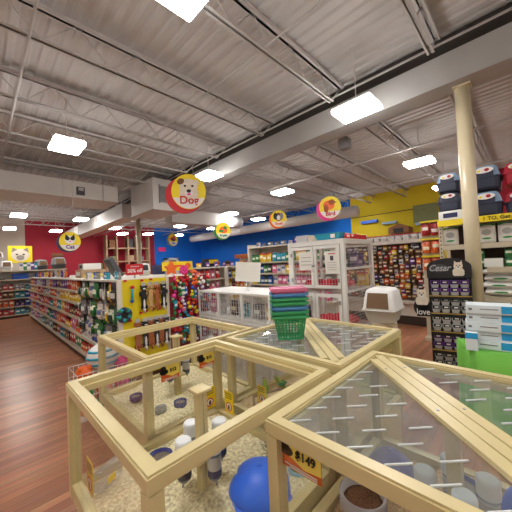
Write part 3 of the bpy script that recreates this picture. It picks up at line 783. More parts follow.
# red end panel: ball toys
balls = {}
for c_ in ('red', 'blue', 'yellow', 'teal', 'green', 'pink', 'orange', 'purple', 'white'):
    balls[c_] = MB().ell((0, 0, 0), .03, .03, .03).tube((0, 0, .028), (0, 0, .06), .006, 6).box(-.025, .0, .055, .025, .003, .085).mesh('ball_toy', c_)
for i in range(9):
    for j in range(13):
        c_ = random.choice(['red', 'red', 'blue', 'yellow', 'teal', 'green', 'pink', 'orange', 'purple', 'white', 'red'])
        s_ = U(.75, 1.15)
        if (i*5+j*3) % 7 in (0, 3):
            c_ = random.choice(['blue', 'purple', 'red', 'teal', 'pink', 'green', 'black'])
            goods('blister', c_, (2.12+i*.076+U(-.03, .03), 3.9+U(-.03, .02), .4+j*.08), U(-.3, .3), 'among the ball toys on the red panel', .62); continue
        put_mesh('ball_toy', balls[c_], (2.12+i*.076+U(-.035, .035), 3.88+U(-.04, .02), .44+j*.08+U(-.035, .035)), 0, f'small {c_} ball toy hanging on the crowded red panel', 'ball toy', f'{c_} ball toys on the red panel', (s_*U(.8, 1.3), s_, s_), (0, U(-.7, .7), U(-.4, .4)))
# on top of the gondola near end
o = thing('sale_sign', 'red sale sign reading 50% off above the dog toys', 'sign', (1.74, 4.4, 1.445), 0)
obj('sign_card', MB().box(-.13, -.006, .05, .13, .006, .22), 'red', o); obj('stand', MB().box(-.01, -.004, 0, .01, .008, .06), 'metal', o)
lettering('50% off', .075, 'white', o, (0, -.009, .115), bold=.001); lettering('clearance', .035, 'white', o, (0, -.009, .185))
o = thing('plush_star', 'orange star-shaped plush on top above the red panel', 'plush toy', (2.2, 4.1, 1.45))
mb = MB(); p = []
for i in range(10):
    a = PI/2+i*PI/5; rr = .12 if i % 2 == 0 else .06; p.append((rr*math.cos(a), .12+rr*math.sin(a)))
obj('star_body', mb.prism(p, -.03, .03), 'orange', o)
o = thing('flower_toy', 'bright pink flower-shaped toy on top of the red panel', 'dog toy', (2.4, 4.05, 1.45))
mb = MB()
for i in range(7): a = 2*PI*i/7; mb.ell((.055*math.cos(a), 0, .085+.055*math.sin(a)), .03, .016, .03)
obj('petals', mb, 'pink', o); obj('flower_centre', MB().ell((0, -.01, .085), .03, .02, .03), 'pink', o)
o = thing('ring_toy', 'big orange ring toy standing above the red panel', 'dog toy', (2.54, 3.99, 1.36))
mb = MB()
for i in range(16):
    a0, a1 = 2*PI*i/16, 2*PI*(i+1)/16; mb.tube((.055*math.cos(a0), 0, .09+.055*math.sin(a0)), (.055*math.cos(a1), 0, .09+.055*math.sin(a1)), .03, 10)
obj('ring', mb, 'orange', o)
o = thing('header_sign', 'yellow header board above the ball toys', 'sign', (2.55, 4.5, 1.445))
obj('board', MB().box(-.3, 0, .08, .3, .012, .24), 'yellow', o); obj('stand', MB().box(-.25, 0, 0, -.23, .01, .08).box(.23, 0, 0, .25, .01, .08), 'metal', o); obj('board_print', MB().disc(.2, .16, .06, .05, -.003, mt=0).box(-.2, -.002, .14, .08, 0, .18), 'orange', o)
def leaning(name, label, cat, loc, size, rz, tilt, mt):
    o = obj(name, MB().cbox(0, 0, size[2]/2, *size, bev=.01), mt, None, loc, rz); o.rotation_euler = (0, tilt, rz); return tag(o, label, cat)
leaning('scratch_board', 'grey slab leaning on top of the long aisle run', 'scratching board', (2.05, 6.0, 1.45), (.1, .35, .42), 0, -.5, 'dark_grey')
def box_item(name, label, cat, loc, size, mt, rz=0, group=None, lid=None):
    o = obj(name, MB().cbox(0, 0, size[2]/2, *size, bev=min(size)*.04), mt, None, loc, rz); tag(o, label, cat, group)
    if lid: obj('printed_label', MB().cbox(-size[0]/2-.002, 0, size[2]/2, .003, size[1]*.6, size[2]*.5), lid, o)
    return o
box_item('cardboard_box', 'brown flat box on top of the long aisle run', 'box', (1.85, 7.2, 1.445), (.5, .5, .17), 'wood_shelf', lid='paper')
box_item('storage_box', 'white box stacked over the brown flat box on the aisle run', 'box', (1.85, 7.25, 1.617), (.36, .4, .14), 'white_plastic', lid='black')
box_item('storage_box', 'pale green carton on the aisle run behind the leaning slab', 'box', (2.15, 8.2, 1.445), (.4, .4, .33), 'hay')
box_item('storage_tray', 'yellow tray on the aisle run near the leaning slab', 'tray', (1.75, 6.6, 1.445), (.3, .4, .08), 'yellow_print')
for i in range(12):
    goods(random.choice(['tub', 'carton', 'bottle']), random.choice(['white', 'grey', 'teal', 'blue']), (1.46+.03*(i % 3), 4.25+i*.17, 1.445), R_, 'lined up on top of the long aisle run', .8)
for i in range(14):
    goods('pouch', random.choice(['red', 'orange', 'purple', 'white', 'yellow']), (1.5+U(0, .3), 8.4+i*.3, 1.445), R_, 'standing far back on top of the aisle run', 1.2)
# toy bin behind second pen
o = thing('toy_bin', 'wire bin of colourful plush toys at the end of the aisle run', 'bin', (1.02, 3.62, 0))
mb = MB()
for i in range(13):
    u = -.3+i*.05
    for s in (-1, 1): mb.tube((u, s*.2, .02), (u, s*.2, .5), .003, 4)
for z in (.02, .14, .26, .38, .5):
    for s in (-1, 1): mb.tube((-.3, s*.2, z), (.3, s*.2, z), .004, 4).tube((s*.3, -.2, z), (s*.3, .2, z), .004, 4)
mb.box(-.3, -.2, .005, .3, .2, .015)
obj('wire_cage', mb, 'white_wire', o)
k = 0
for i, (cx, cy, cz, r_, c_) in enumerate(((-.2, -.1, .1, .09, 'orange'), (0, -.08, .1, .09, 'green'), (.2, -.1, .1, .085, 'yellow'), (-.18, .1, .1, .085, 'blue'), (.05, .1, .1, .09, 'red'), (.2, .1, .1, .08, 'brown'),
        (-.2, -.09, .28, .09, 'green'), (-.02, -.1, .28, .085, 'orange'), (.18, -.09, .28, .09, 'pink'), (-.18, .1, .28, .085, 'yellow'), (.03, .1, .28, .08, 'purple'), (.2, .1, .28, .085, 'green'),
        (-.2, -.05, .47, .085, 'orange'), (.2, -.03, .47, .08, 'pink'))):
    q = MB().ell((0, 0, 0), r_, r_*.95, r_*.9).ell((r_*.5, -r_*.4, r_*.6), r_*.35, r_*.3, r_*.4).ell((-r_*.5, -r_*.4, r_*.6), r_*.35, r_*.3, r_*.4).ell((0, -r_*.85, .0), r_*.3, r_*.25, r_*.25)
    qo = obj('plush_toy', q, c_, None, (1.02+cx, 3.62+cy, cz)); pos = 'on top of' if cz > .4 else ('in the middle of' if cz > .2 else 'at the bottom of')
    tag(qo, f'round {c_} plush toy {pos} the wire toy bin', 'plush toy', f'{c_} plush toys {pos} the toy bin')
o = thing('plush_toy', 'big white and teal striped round plush on the toy bin', 'plush toy', (1.02, 3.6, .6))
mb = MB(); mb.ell((0, 0, 0), .17, .13, .15, 0)
obj('body', mb, 'white', o); mb = MB()
for z in (-.07, .0, .07): rr = math.sqrt(1-(z/.15)**2); mb.ring([(rr*.172, z-.012), (rr*.176, z), (rr*.172, z+.012)], 24, sy=.78)
obj('stripes', mb, 'teal', o)

# --- shelf across the far end of the aisle
t = gondola('tall shelving across the far end of the wooden aisle', 'shelving', -1.2, 2.6, 13.4, 14.0, 1.72, (.12, .42, .72, 1.02, 1.4, 1.72), .5, '-y')
for z, nm in {.12: 'bottom', .42: 'second', .72: 'third', 1.02: 'fourth'}.items():
    row((-.3, 13.5, 0), (.95, 13.5, 0), z, 0, .14, ['carton', 'pouch'], ['orange', 'brown', 'red', 'white'], f'on the {nm} shelf at the far aisle end, left part', 1.35, (1, 1.15), 2)
    row((.97, 13.5, 0), (1.7, 13.5, 0), z, 0, .13, ['carton', 'tub'], ['blue', 'purple', 'white', 'teal'], f'on the {nm} shelf at the far aisle end, right part', 1.35, (1, 1.15), 2)
box_item('storage_bin', 'left blue bin on the high shelf at the far aisle end', 'bin', (1.15, 13.62, 1.4), (.45, .35, .2), 'blue')
box_item('storage_bin', 'right blue bin on the high shelf at the far aisle end', 'bin', (1.85, 13.62, 1.4), (.5, .35, .18), 'blue')
box_item('product_sign', 'dark flat tray on the high shelf at the far aisle end', 'tray', (.4, 13.6, 1.4), (.6, .3, .05), 'soft_black')
def covered_pan(loc, rz, label, s=1, top='grey', basec='dark_grey', flap='flap_brown'):
    t = thing('covered_litter_pan', label, 'litter pan', loc, rz)
    def fr(z, wx, wy, r_=.06):
        out = []
        for (sx, sy, a0) in ((1, 1, 0), (-1, 1, PI/2), (-1, -1, PI), (1, -1, 1.5*PI)):
            for k in range(5):
                a = a0+PI/2*k/4; out.append((s*(sx*(wx-r_)+r_*math.cos(a)), s*(sy*(wy-r_)+r_*math.sin(a)), s*z))
        return out
    def loft(levels, mt, nm):
        vs = []; n = 20
        for l in levels: vs += fr(*l)
        fs = [(k*n+i, k*n+(i+1) % n, (k+1)*n+(i+1) % n, (k+1)*n+i) for k in range(len(levels)-1) for i in range(n)]+[tuple(range(n-1, -1, -1)), tuple(range((len(levels)-1)*n, len(levels)*n))]
        return obj(nm, MB().add(vs, fs, 0, True), mt, t)
    loft([(0, .15, .19), (.01, .155, .195), (.14, .185, .225), (.15, .21, .25), (.165, .21, .25)], basec, 'pan')
    h = loft([(.165, .2, .24), (.18, .195, .235), (.3, .18, .215), (.39, .165, .19), (.42, .14, .165), (.43, .1, .12)], top, 'hood')
    fl = obj('flap', MB().add([(s*x, s*y, s*z) for x, y, z in ((-.135, -.242, .185), (.135, -.242, .185), (.12, -.208, .375), (-.12, -.208, .375), (-.135, -.228, .185), (.135, -.228, .185), (.12, -.196, .375), (-.12, -.196, .375))],
              [(0, 1, 2, 3), (7, 6, 5, 4), (0, 4, 5, 1), (1, 5, 6, 2), (2, 6, 7, 3), (3, 7, 4, 0)]), flap, t)
    obj('handle', MB().cbox(0, 0, s*.435, s*.12, s*.05, s*.02, bev=.006), top, t)
    return t
covered_pan((.78, 13.65, 1.72), 0, 'white covered pan, right one on the far end shelf', .85, 'hood_white', 'hood_base')
covered_pan((.32, 13.65, 1.72), 0, 'white covered pan at the left edge on the far end shelf', .85, 'hood_white', 'hood_base')
covered_pan((.55, 13.7, 2.1), 0, 'white covered pan stacked above the other two at the far end', .75, 'hood_white', 'hood_base')
covered_pan((1.78, 13.65, 1.72), .3, 'grey domed pan, left one on the far end shelf', .9)
covered_pan((2.35, 13.65, 1.72), .1, 'larger grey domed pan at the right of the far end shelf', 1.1)
box_item('cat_basket', 'small brown basket topping the larger grey domed pan', 'basket', (2.32, 13.65, 2.215), (.35, .3, .13), 'brown')
o = thing('cat_poster', 'yellow edged poster with a cat face above the far end shelf', 'poster', (1.2, 13.95, 1.72))
obj('poster_board', MB().box(-.36, 0, .3, .36, .02, .95), 'yellow', o); obj('stand', MB().box(-.02, .005, 0, .02, .02, .3), 'metal', o)
obj('cat_picture', MB().disc(0, .6, .27, .24, -.004, mt=0).prism([(-.26, .7), (-.22, .9), (-.08, .8)], -.006, -.003, 1).prism([(.26, .7), (.22, .9), (.08, .8)], -.006, -.003, 1).disc(-.1, .62, .04, .03, -.008, mt=2).disc(.1, .62, .04, .03, -.008, mt=2).disc(0, .5, .12, .1, -.007, mt=1), ['cream_fur', 'grey_fur', 'black'], o)
box_item('poster_stand', 'yellow round-cornered sign half cut by the left edge, far shelf', 'sign', (.02, 13.9, 1.72), (.12, .02, .75), 'yellow')
for i in range(5): goods('carton', ['white', 'green', 'white', 'purple', 'teal'][i], (1.18+i*.11, 13.55, 1.72), 0, 'standing between the pans on the far end shelf', 1.3, 2.0)

# --- wooden rack against the red wall, and small things by the back wall
t = thing('wooden_rack', 'tall tan wooden rack against the red wall', 'rack', (5.7, 18.7, 0))
for x in (0, .6, 1.3, 1.9, 2.7): obj('upright', MB().box(x, 0, 0, x+.09, .5, 3.75), 'wood_shelf', t)
for z in (.4, 1.3, 2.05, 2.9): obj('shelf', MB().box(0, 0, z, 2.79, .6, z+.07), 'wood_shelf', t)
for i, (x, z, sx, sz, mt) in enumerate(((6.1, 2.97, .35, .5, 'brown'), (7.2, 2.97, .4, .6, 'dark_grey'), (7.9, 2.97, .3, .45, 'brown'), (6.1, 2.12, .4, .3, 'hay'), (7.2, 2.12, .45, .35, 'wood_shelf'), (7.9, 2.12, .35, .25, 'grey'))):
    box_item('crate', f'{["brown","dark grey","small brown","olive","pale wooden","grey"][i]} crate on the {"upper" if z > 2.5 else "lower"} shelf of the wooden rack', 'crate', (x, 18.95, z), (sx, .3, sz), mt)
o = thing('exit_sign', 'small lit red EXIT sign on the blue wall', 'exit sign', (9.75, 19.4, 2.75))
obj('sign_box', MB().box(-.28, 0, 0, .28, .08, .3), 'pink', o); lettering('EXIT', .22, 'red', o, (0, -.004, .15), bold=.004)
o = thing('display_case', 'white display case with a recessed window before the blue wall', 'display case', (7.3, 13.4, 0))
obj('case_body', MB().box(-.35, 0, 0, .35, .4, 1.5).box(-.35, 0, 1.5, -.22, .4, 2.05).box(.22, 0, 1.5, .35, .4, 2.05).box(-.35, 0, 1.95, .35, .4, 2.05).box(-.35, .3, 1.5, .35, .4, 2.05), 'white_plastic', o)
obj('window_insert', MB().box(-.1, .1, 1.5, .1, .28, 1.85), 'shelf_tan', o)
o = thing('drinks_cooler', 'black cooler with a yellow top panel at the end of the blue wall', 'cooler', (8.6, 11.9, 0))
obj('cooler_body', MB().cbox(0, 0, .95, .6, .6, 1.9, bev=.01), 'soft_black', o); obj('header', MB().box(-.28, -.315, 1.66, .28, -.3, 1.85), 'yellow', o)
o = covered_pan((2.3, 5.35, 1.448), facing(2.3, 5.35), 'white hooded pan on the aisle run right of the red sale sign', .55, 'hood_white', 'hood_base', 'black')
box_item('toy_box', 'dark green toy box right of the white hooded pan', 'box', (2.75, 5.65, 1.447), (.22, .2, .2), 'dark_blue')

# --- mid-distance shelf with pink and yellow packs
t = gondola('low shelving with pink and yellow packs behind the ball toy panel', 'shelving', 4.0, 8.2, 6.6, 7.3, 1.5, (.15, .5, .85, 1.18), .4, '-y')
obj('top_deck', MB().box(0, 0, 1.5, 4.2, .7, 1.53), 'shelf_white', t)
obj('centre_upright', MB().box(1.28, -.02, .1, 1.42, 0, 1.52), 'shelf_white', t)
for z, nm in {.5: 'second', .85: 'third', 1.18: 'top'}.items():
    row((4.1, 6.72, 0), (5.2, 6.72, 0), z, 0, .16, ['blister'], ['blue', 'pink', 'pink', 'red'], f'on the {nm} shelf behind the ball toys, left bay', 1.3, (1, 1.1), 1)
    row((5.5, 6.72, 0), (8.1, 6.72, 0), z, 0, .16, ['blister', 'pouch', 'tub'], ['yellow', 'yellow', 'blue', 'red'], f'on the {nm} shelf behind the ball toys, right bay', 1.3, (1, 1.1), 1)
row((4.1, 6.9, 0), (7.9, 6.9, 0), 1.53, 0, .3, ['tub', 'pouch', 'carton'], ['white', 'teal', 'purple', 'blue', 'yellow'], 'on top of the low shelving behind the ball toys', 1.2, (.7, 1.0), 2, .3)

# --- aquarium goods gondola
t = gondola('tall shelving of green and yellow tank supplies left of the white cabinet', 'shelving', 5.5, 6.1, 3.1, 5.75, 2.02, (.3, .65, 1.0, 1.3, 1.6), .4, '-x')
obj('end_upright', MB().box(-.02, 2.58, 0, .4, 2.65, 2.1), 'shelf_white', t)
obj('top_deck', MB().box(0, 0, 2.0, .6, 2.65, 2.03), 'shelf_white', t)
for z, nm in {.65: 'low', 1.0: 'middle', 1.3: 'fourth', 1.6: 'top'}.items():
    row((5.6, 4.95, 0), (5.6, 5.65, 0), z, R_, .14, ['pouch', 'carton'], ['green', 'yellow', 'blue', 'dark green'] if z < 1.5 else ['yellow', 'green'], f'in the left bay, {nm} shelf, tank supplies shelving', 1.4, (1, 1.15), 1)
    row((5.6, 3.2, 0), (5.6, 4.9, 0), z, R_, .15, ['pouch', 'carton'], ['pink', 'white', 'yellow', 'red'] if z < 1.5 else ['yellow', 'teal', 'green'], f'in the right bay, {nm} shelf, tank supplies shelving', 1.4, (1, 1.15), 2)
row((5.68, 4.0, 0), (5.68, 5.6, 0), 2.03, R_, .22, ['carton', 'tub'], ['white', 'grey', 'red'], 'on top of the tank supplies shelving', 1.2, (.6, .9), 1)
t = gondola('short shelving of orange and yellow packs left of the tank supplies', 'shelving', 5.5, 6.0, 5.85, 6.5, 1.75, (.5, .85, 1.2, 1.5), .35, '-x')
for z, nm in {.85: 'lower', 1.2: 'middle', 1.5: 'top'}.items():
    row((5.6, 5.9, 0), (5.6, 6.45, 0), z, R_, .14, ['pouch', 'tub'], ['orange', 'yellow', 'blue', 'red'], f'on the {nm} shelf of the short unit', 1.2, (.9, 1.1), 1)
box_item('bulk_bag', 'brown printed bag on top of the short shelving unit', 'bag', (5.72, 6.15, 1.75), (.3, .55, .12), 'rust')

# --- low wire cages
def wire_cage(loc, sx, sy, sz, label, group=None):
    t = thing('wire_cage', label, 'cage', loc)
    mb = MB(); r_ = .003; step = .05
    for i in range(int(sy/step)+1): mb.box(-r_, i*step-r_/2, .02, r_, i*step+r_/2, sz)
    for i in range(int(sx/step)+1): mb.box(i*step-r_/2, -r_, .02, i*step+r_/2, r_, sz)
    for k in range(1, 6):
        z = sz*k/6; mb.box(-r_, 0, z-r_/2, r_, sy, z+r_/2).box(0, -r_, z-r_/2, sx, r_, z+r_/2)
    obj('wire_mesh', mb, 'white_wire', t)
    mb = MB()
    for x, y in ((0, 0), (0, sy), (sx, 0), (sx, sy)): mb.box(x-.01, y-.01, 0, x+.01, y+.01, sz)
    for z in (.03, sz-.012): mb.box(0, -.008, z, sx, .008, z+.012).box(0, sy-.008, z, sx, sy+.008, z+.012).box(-.008, 0, z, .008, sy, z+.012).box(sx-.008, 0, z, sx+.008, sy, z+.012)
    obj('frame', mb, 'white_plastic', t)
    obj('tray', MB().box(0, 0, 0, sx, sy, .03), 'white_plastic', t)
    obj('top_panel', MB().box(-.012, -.012, sz, sx+.012, sy+.012, sz+.014), 'white_plastic', t)
    return t
k = 0
for j, y in enumerate((2.27, 2.775, 3.28)):
    for z, nm in ((.02, 'bottom'), (.415, 'middle'), (.81, 'top')):
        wire_cage((2.48, y, z), .68, .48, .376, f'white wire cage, {["right","middle","left"][j]} column, {nm} tier, behind the pens')
for j, (y, z, c_, kd) in enumerate(((3.62, .845, 'pink', 'pouch'), (3.42, .845, 'white', 'carton'), (3.12, .845, 'brown', 'pouch'), (2.9, .845, 'teal', 'carton'), (2.62, .845, 'grey', 'carton'), (2.4, .845, 'yellow', 'pouch'),
        (3.6, .45, 'red', 'pouch'), (3.1, .45, 'white', 'carton'), (2.6, .45, 'grey', 'carton'))):
    goods(kd, c_, (2.66, y, z), R_, 'in the '+['left', 'left', 'middle', 'middle', 'right', 'right', 'left', 'middle', 'right'][j]+' part of the '+('top' if z > .6 else 'middle')+' tier of wire cages', 1.3, 1.3)
o = thing('paper_sheet', 'tilted blank white card standing on the wire cages', 'card', (2.74, 2.92, 1.201), facing(2.74, 2.92)+.1)
mb = MB().box(-.18, 0, .13, .18, .004, .41); ob = obj('card', mb, 'paper', o); ob.rotation_euler = (0, .1, 0)
obj('stand', MB().tube((0, .01, 0), (0, .01, .2), .005, 6).cbox(0, .01, .003, .08, .06, .006), 'white_wire', o)

# --- tall white cabinet
CX, CY0, CY1, CXB = 3.2, 1.63, 2.5, 4.1; H = 1.84
t = thing('wire_cabinet', 'tall white framed wire cabinet with two paper notices', 'cabinet', (CX, CY0, 0))
W, D_ = CXB-CX, CY1-CY0; mb = MB()
for x, y in ((0, 0), (0, D_-.05), (W-.05, 0), (W-.05, D_-.05)): mb.box(x, y, 0, x+.05, y+.05, H)
for z in (.08, H-.05):
    mb.box(.05, .005, z, W-.05, .045, z+.05).box(.05, D_-.045, z, W-.05, D_-.005, z+.05).box(.005, .05, z, .045, D_-.05, z+.05).box(W-.045, .05, z, W-.005, D_-.05, z+.05)
obj('frame', mb, 'white_plastic', t)
mid = D_/2
for (za, zb, nm) in ((1.22, 1.78, 'upper'), (.14, 1.15, 'lower')):
    for ya, yb in ((.055, mid-.004), (mid+.004, D_-.055)):
        mb = MB().box(-.02, ya, za, .01, ya+.04, zb).box(-.02, yb-.04, za, .01, yb, zb).box(-.02, ya+.04, za, .01, yb-.04, za+.04).box(-.02, ya+.04, zb-.04, .01, yb-.04, zb)
        dr = obj('door', mb, 'white_plastic', t)
        wm = MB()
        n = int((yb-ya)/.04)
        for i in range(1, n): y = ya+(yb-ya)*i/n; wm.box(-.006, y-.001, za+.03, -.003, y+.001, zb-.03)
        for i in range(1, 9): z = za+(zb-za)*i/9; wm.box(-.006, ya+.03, z-.001, -.003, yb-.03, z+.001)
        obj('wire_mesh', wm, 'white_wire', dr)
        yh = yb-.02 if yb > D_-.1 else ya+.02
        for zh in (za+.08, zb-.13): obj('hinge', MB().box(-.03, yh-.012, zh, -.02, yh+.012, zh+.05), 'metal', dr)
    obj('latch', MB().box(-.035, mid-.02, (za+zb)/2, -.02, mid+.02, (za+zb)/2+.03), 'metal', t)
for z in (.14, .66, 1.17, 1.46):
    mb = MB()
    for i in range(18): mb.box(.05, .05+i*(D_-.1)/17-.002, z, W-.05, .05+i*(D_-.1)/17+.002, z+.006)
    mb.box(.05, .01, z-.01, W-.05, .03, z+.02).box(.05, D_-.03, z-.01, W-.05, D_-.01, z+.02)
    obj('wire_shelf', mb, 'white_wire', t)
wm = MB()
for i in range(1, 22): x = .05+i*(W-.1)/22; wm.box(x-.001, .02, .13, x+.001, .023, H-.05).box(x-.001, D_-.023, .13, x+.001, D_-.02, H-.05)
for i in range(1, 40): z = .13+i*(H-.18)/40; wm.box(.05, .02, z-.001, W-.05, .023, z+.001)
obj('side_mesh', wm, 'white_wire', t)
obj('top_panel', MB().box(0, 0, H, W, D_, H+.012), 'white_plastic', t)
for y, z0, z1, lb in ((2.17, 1.46, 1.71, 'left white notice with a few text lines on the cabinet door'), (1.78, 1.41, 1.7, 'right white notice with red heading and photo on the cabinet door')):
    o = thing('paper_notice', lb, 'notice', (CX-.034, y, z0), R_)
    hw = .115 if y > 2 else .1
    obj('paper', MB().box(-hw, 0, 0, hw, .002, z1-z0), 'paper', o)
    mb = MB()
    if y > 2:
        for zz in (.17, .12, .07): mb.box(-.08, -.002, zz, .08, 0, zz+.007)
        obj('text_lines', mb, 'grey', o)
    else:
        obj('heading', MB().box(-.05, -.002, .25, .05, 0, .262), 'red', o); obj('photo', MB().box(-.025, -.002, .17, .02, 0, .23), 'dark_grey', o)
        for zz in (.14, .11, .08, .05): mb.box(-.07, -.002, zz, .06, 0, zz+.005)
        obj('text_lines', mb, 'grey', o)
def cushion(loc, sx, sy, sz, label):
    mb = MB(); mb.ell((0, 0, sz/2), sx/2, sy/2, sz/2, n=20)
    for i in range(14):
        a = 2*PI*i/14; mb.ell((sx*.42*math.cos(a), sy*.42*math.sin(a), sz*.6), sx*.1, sy*.1, sz*.4, n=8)
    return tag(obj('pet_cushion', mb, 'cushion_red', None, loc), label, 'cushion')
cushion((3.56, 2.06, 1.192), .6, .72, .11, 'red oval pet cushion on the upper shelf of the white cabinet')
cushion((3.6, 2.0, .682), .6, .6, .1, 'red pet cushion on the lower shelf of the white cabinet')
for (x, y, z, kd, c_, sc) in ((3.9, 2.3, 1.47, 'pouch', 'black', 1.2), (3.9, 2.1, 1.47, 'pouch', 'brown', 1.2), (3.75, 1.9, 1.47, 'pouch', 'dark green', 1.2), (3.7, 1.74, 1.47, 'pouch', 'purple', 1.2), (3.9, 1.75, 1.47, 'pouch', 'purple', 1.2),
        (3.4, 2.38, .685, 'pouch', 'black', 1.6), (3.98, 1.75, 1.192, 'carton', 'yellow', 1.3), (3.5, 2.3, .15, 'pouch', 'yellow', 2), (3.5, 1.85, .15, 'pouch', 'yellow', 2)):
    goods(kd, c_, (x, y, z), R_, 'at x'.replace('at x', 'inside the white wire cabinet, '+('top' if z > 1.4 else 'upper middle' if z > 1 else 'lower middle' if z > .5 else 'bottom')+' shelf'), sc, sc)
# on top of the cabinet
def flat_pack(loc, size, label, mt, rz=0): return box_item('flat_pack', label, 'flat pack', loc, size, mt, rz)
flat_pack((3.5, 2.32, 1.854), (.4, .2, .1), 'grey stack of folded packs on the left of the white cabinet top', 'light_grey')
flat_pack((3.5, 2.12, 1.854), (.4, .18, .09), 'tan patterned pack on the white cabinet top', 'poster_print')
o = thing('plastic_tray', 'bright blue plastic tray on the white cabinet top', 'tray', (3.44, 1.9, 1.853))
mb = MB(); a, b_ = (.15, .15), (.19, .185)
vs = [(-a[0], -a[1], 0), (a[0], -a[1], 0), (a[0], a[1], 0), (-a[0], a[1], 0), (-b_[0], -b_[1], .085), (b_[0], -b_[1], .085), (b_[0], b_[1], .085), (-b_[0], b_[1], .085)]
mb.add(vs, [(3, 2, 1, 0), (0, 1, 5, 4), (1, 2, 6, 5), (2, 3, 7, 6), (3, 0, 4, 7)]); q = obj('tray_body', mb, 'teal', o); q.modifiers.new('thick', 'SOLIDIFY').thickness = .005
obj('rim', MB().box(-.2, -.195, .08, -.18, .195, .088).box(.18, -.195, .08, .2, .195, .088).box(-.2, -.195, .08, .2, -.18, .088).box(-.2, .18, .08, .2, .195, .088), 'teal', o)
obj('price_label', MB().box(-.192, -.13, .02, -.182, -.07, .07), 'white', o)
flat_pack((3.72, 1.68, 1.853), (.4, .08, .06), 'red and white pack behind the blue tray', 'red')
row((3.32, 1.67, 0), (4.0, 1.67, 0), 1.853, 0, .13, ['pouch'], ['white', 'red', 'grey'], 'lying at the right of the white cabinet top', .9, (.4, .55), 1)

# --- litter pan on its stand behind the middle pen
o = thing('display_stand', 'low wooden stand carrying the white covered litter pan', 'stand', (3.0, 1.12, 0), facing(3, 1.12))
obj('stand_top', MB().box(-.12, -.14, .9, .12, .16, .93), 'shelf_tan', o)
for x in (-.12, .08):
    for y in (-.14, .12): obj('leg', MB().box(x, y, 0, x+.04, y+.04, .9), 'shelf_tan', o)
covered_pan((3.0, 1.12, .932), facing(3.0, 1.12)-.3, 'white covered litter pan with brown flap, behind the middle pen', .8, 'hood_white', 'hood_base')

# --- treat wall
t = thing('shelving_unit', 'wide pegboard unit crowded with treats under a row of white boxes', 'shelving', (7.0, 1.55, 0))
obj('kick_base', MB().box(.0, 0, 0, .6, 2.9, .2), 'kick_dark', t); obj('base_shelf', MB().box(-.12, 0, .5, .5, 2.9, .56).box(.0, 0, .2, .5, 2.9, .5), 'shelf_white', t)
obj('back_panel', MB().box(.16, 0, .5, .2, 2.9, 1.9), 'treat_rack', t)
obj('top_shelf', MB().box(-.12, -.03, 1.88, .5, 2.93, 1.95), 'shelf_white', t); obj('end_upright', MB().box(-.05, -.06, .2, .5, 0, 1.9), 'shelf_tan', t)
cnt = 0
for j in range(11):
    for i in range(17):
        c_ = random.choice(['brown', 'purple', 'yellow', 'brown', 'black', 'orange', 'white', 'brown', 'red', 'black'])
        goods('pouch', c_, (7.0+U(-.05, .06), 1.66+i*.12+U(-.02, .02), .6+j*.113), R_+U(-.6, .6), 'hanging on the crowded treat wall', U(.75, 1.1), U(.7, 1.0))
for i in range(17):
    bxo = put_mesh('treat_box', None, (7.08, 1.64+i*.165, 1.95), 0, 'white and silver box with red top in the row above the treats', 'box', 'white boxes above the treat wall') if False else None
tb = MB().cbox(0, 0, .065, .22, .13, .13, bev=.004).mesh('treat_box', 'print_white'); tb2 = MB().box(-.11, -.066, .131, .11, .066, .15).mesh('box_top', 'red')
for i in range(17):
    o = put_mesh('treat_box', tb, (7.0, 1.65+i*.165, 1.951), 0, 'white and silver box with red top in the row above the treats', 'box', 'white boxes above the treat wall')
    obj('box_top', tb2, 'red', o)
# things on the yellow wall
def wall_board(y, z, sy, sz, mt, label, name='wall_shelf', cat='shelf'):
    o = obj(name, MB().box(-.2 if name == 'wall_shelf' else -.03, -sy/2, 0, 0, sy/2, sz), mt, None, (X1-.001, y, z)); return tag(o, label, cat)
wall_board(5.3, 3.2, .75, .13, 'blue', 'deep blue shelf, left one on the yellow wall')
wall_board(4.4, 3.05, .6, .1, 'carrier_blue', 'pale lavender shelf in the middle of the yellow wall')
wall_board(3.05, 2.85, .6, .1, 'carrier_blue', 'light blue shelf, right one on the yellow wall')
o = tag(obj('pet_house', MB().prism([(-.4, 0), (.4, 0), (.4, .25), (0, .42), (-.4, .25)], -.3, .3), 'brown', None, (X1-.302, 3.9, 2.55), PI/2), 'dark pitched pet house on the yellow wall', 'pet house')
obj('doorway', MB().box(-.2, .3, .02, .2, .31, .22), 'black', o)
wall_board(3.0, 2.95, .9, .75, 'hay', 'olive mesh panel above the light blue shelf on the yellow wall', 'wall_panel', 'panel')
wall_board(1.85, 3.0, .8, .7, 'poster_print', 'picture of food in brown tones at the right of the yellow wall', 'wall_picture', 'picture')
# snack bags left of rack
t = thing('snack_stand', 'narrow stand of orange snack bags left of the carrier rack', 'stand', (5.95, 1.3, 0))
obj('post', MB().box(.08, -.16, 0, .12, .16, 2.15), 'shelf_tan', t); obj('foot', MB().box(-.1, -.16, 0, .3, .16, .06), 'shelf_tan', t)
for z in (1.3, 1.62, 1.95): obj('tag_strip', MB().box(-.02, -.16, z+.245, .08, .16, z+.275), 'yellow', t)
for z, c_, nm in ((1.3, 'orange', 'lowest'), (1.62, 'orange', 'middle'), (1.95, 'red', 'top')):
    for i in range(2): goods('pouch', c_, (5.97, 1.22+i*.15, z), R_, f'on the {nm} row of the snack stand', 1.25, 1.45)

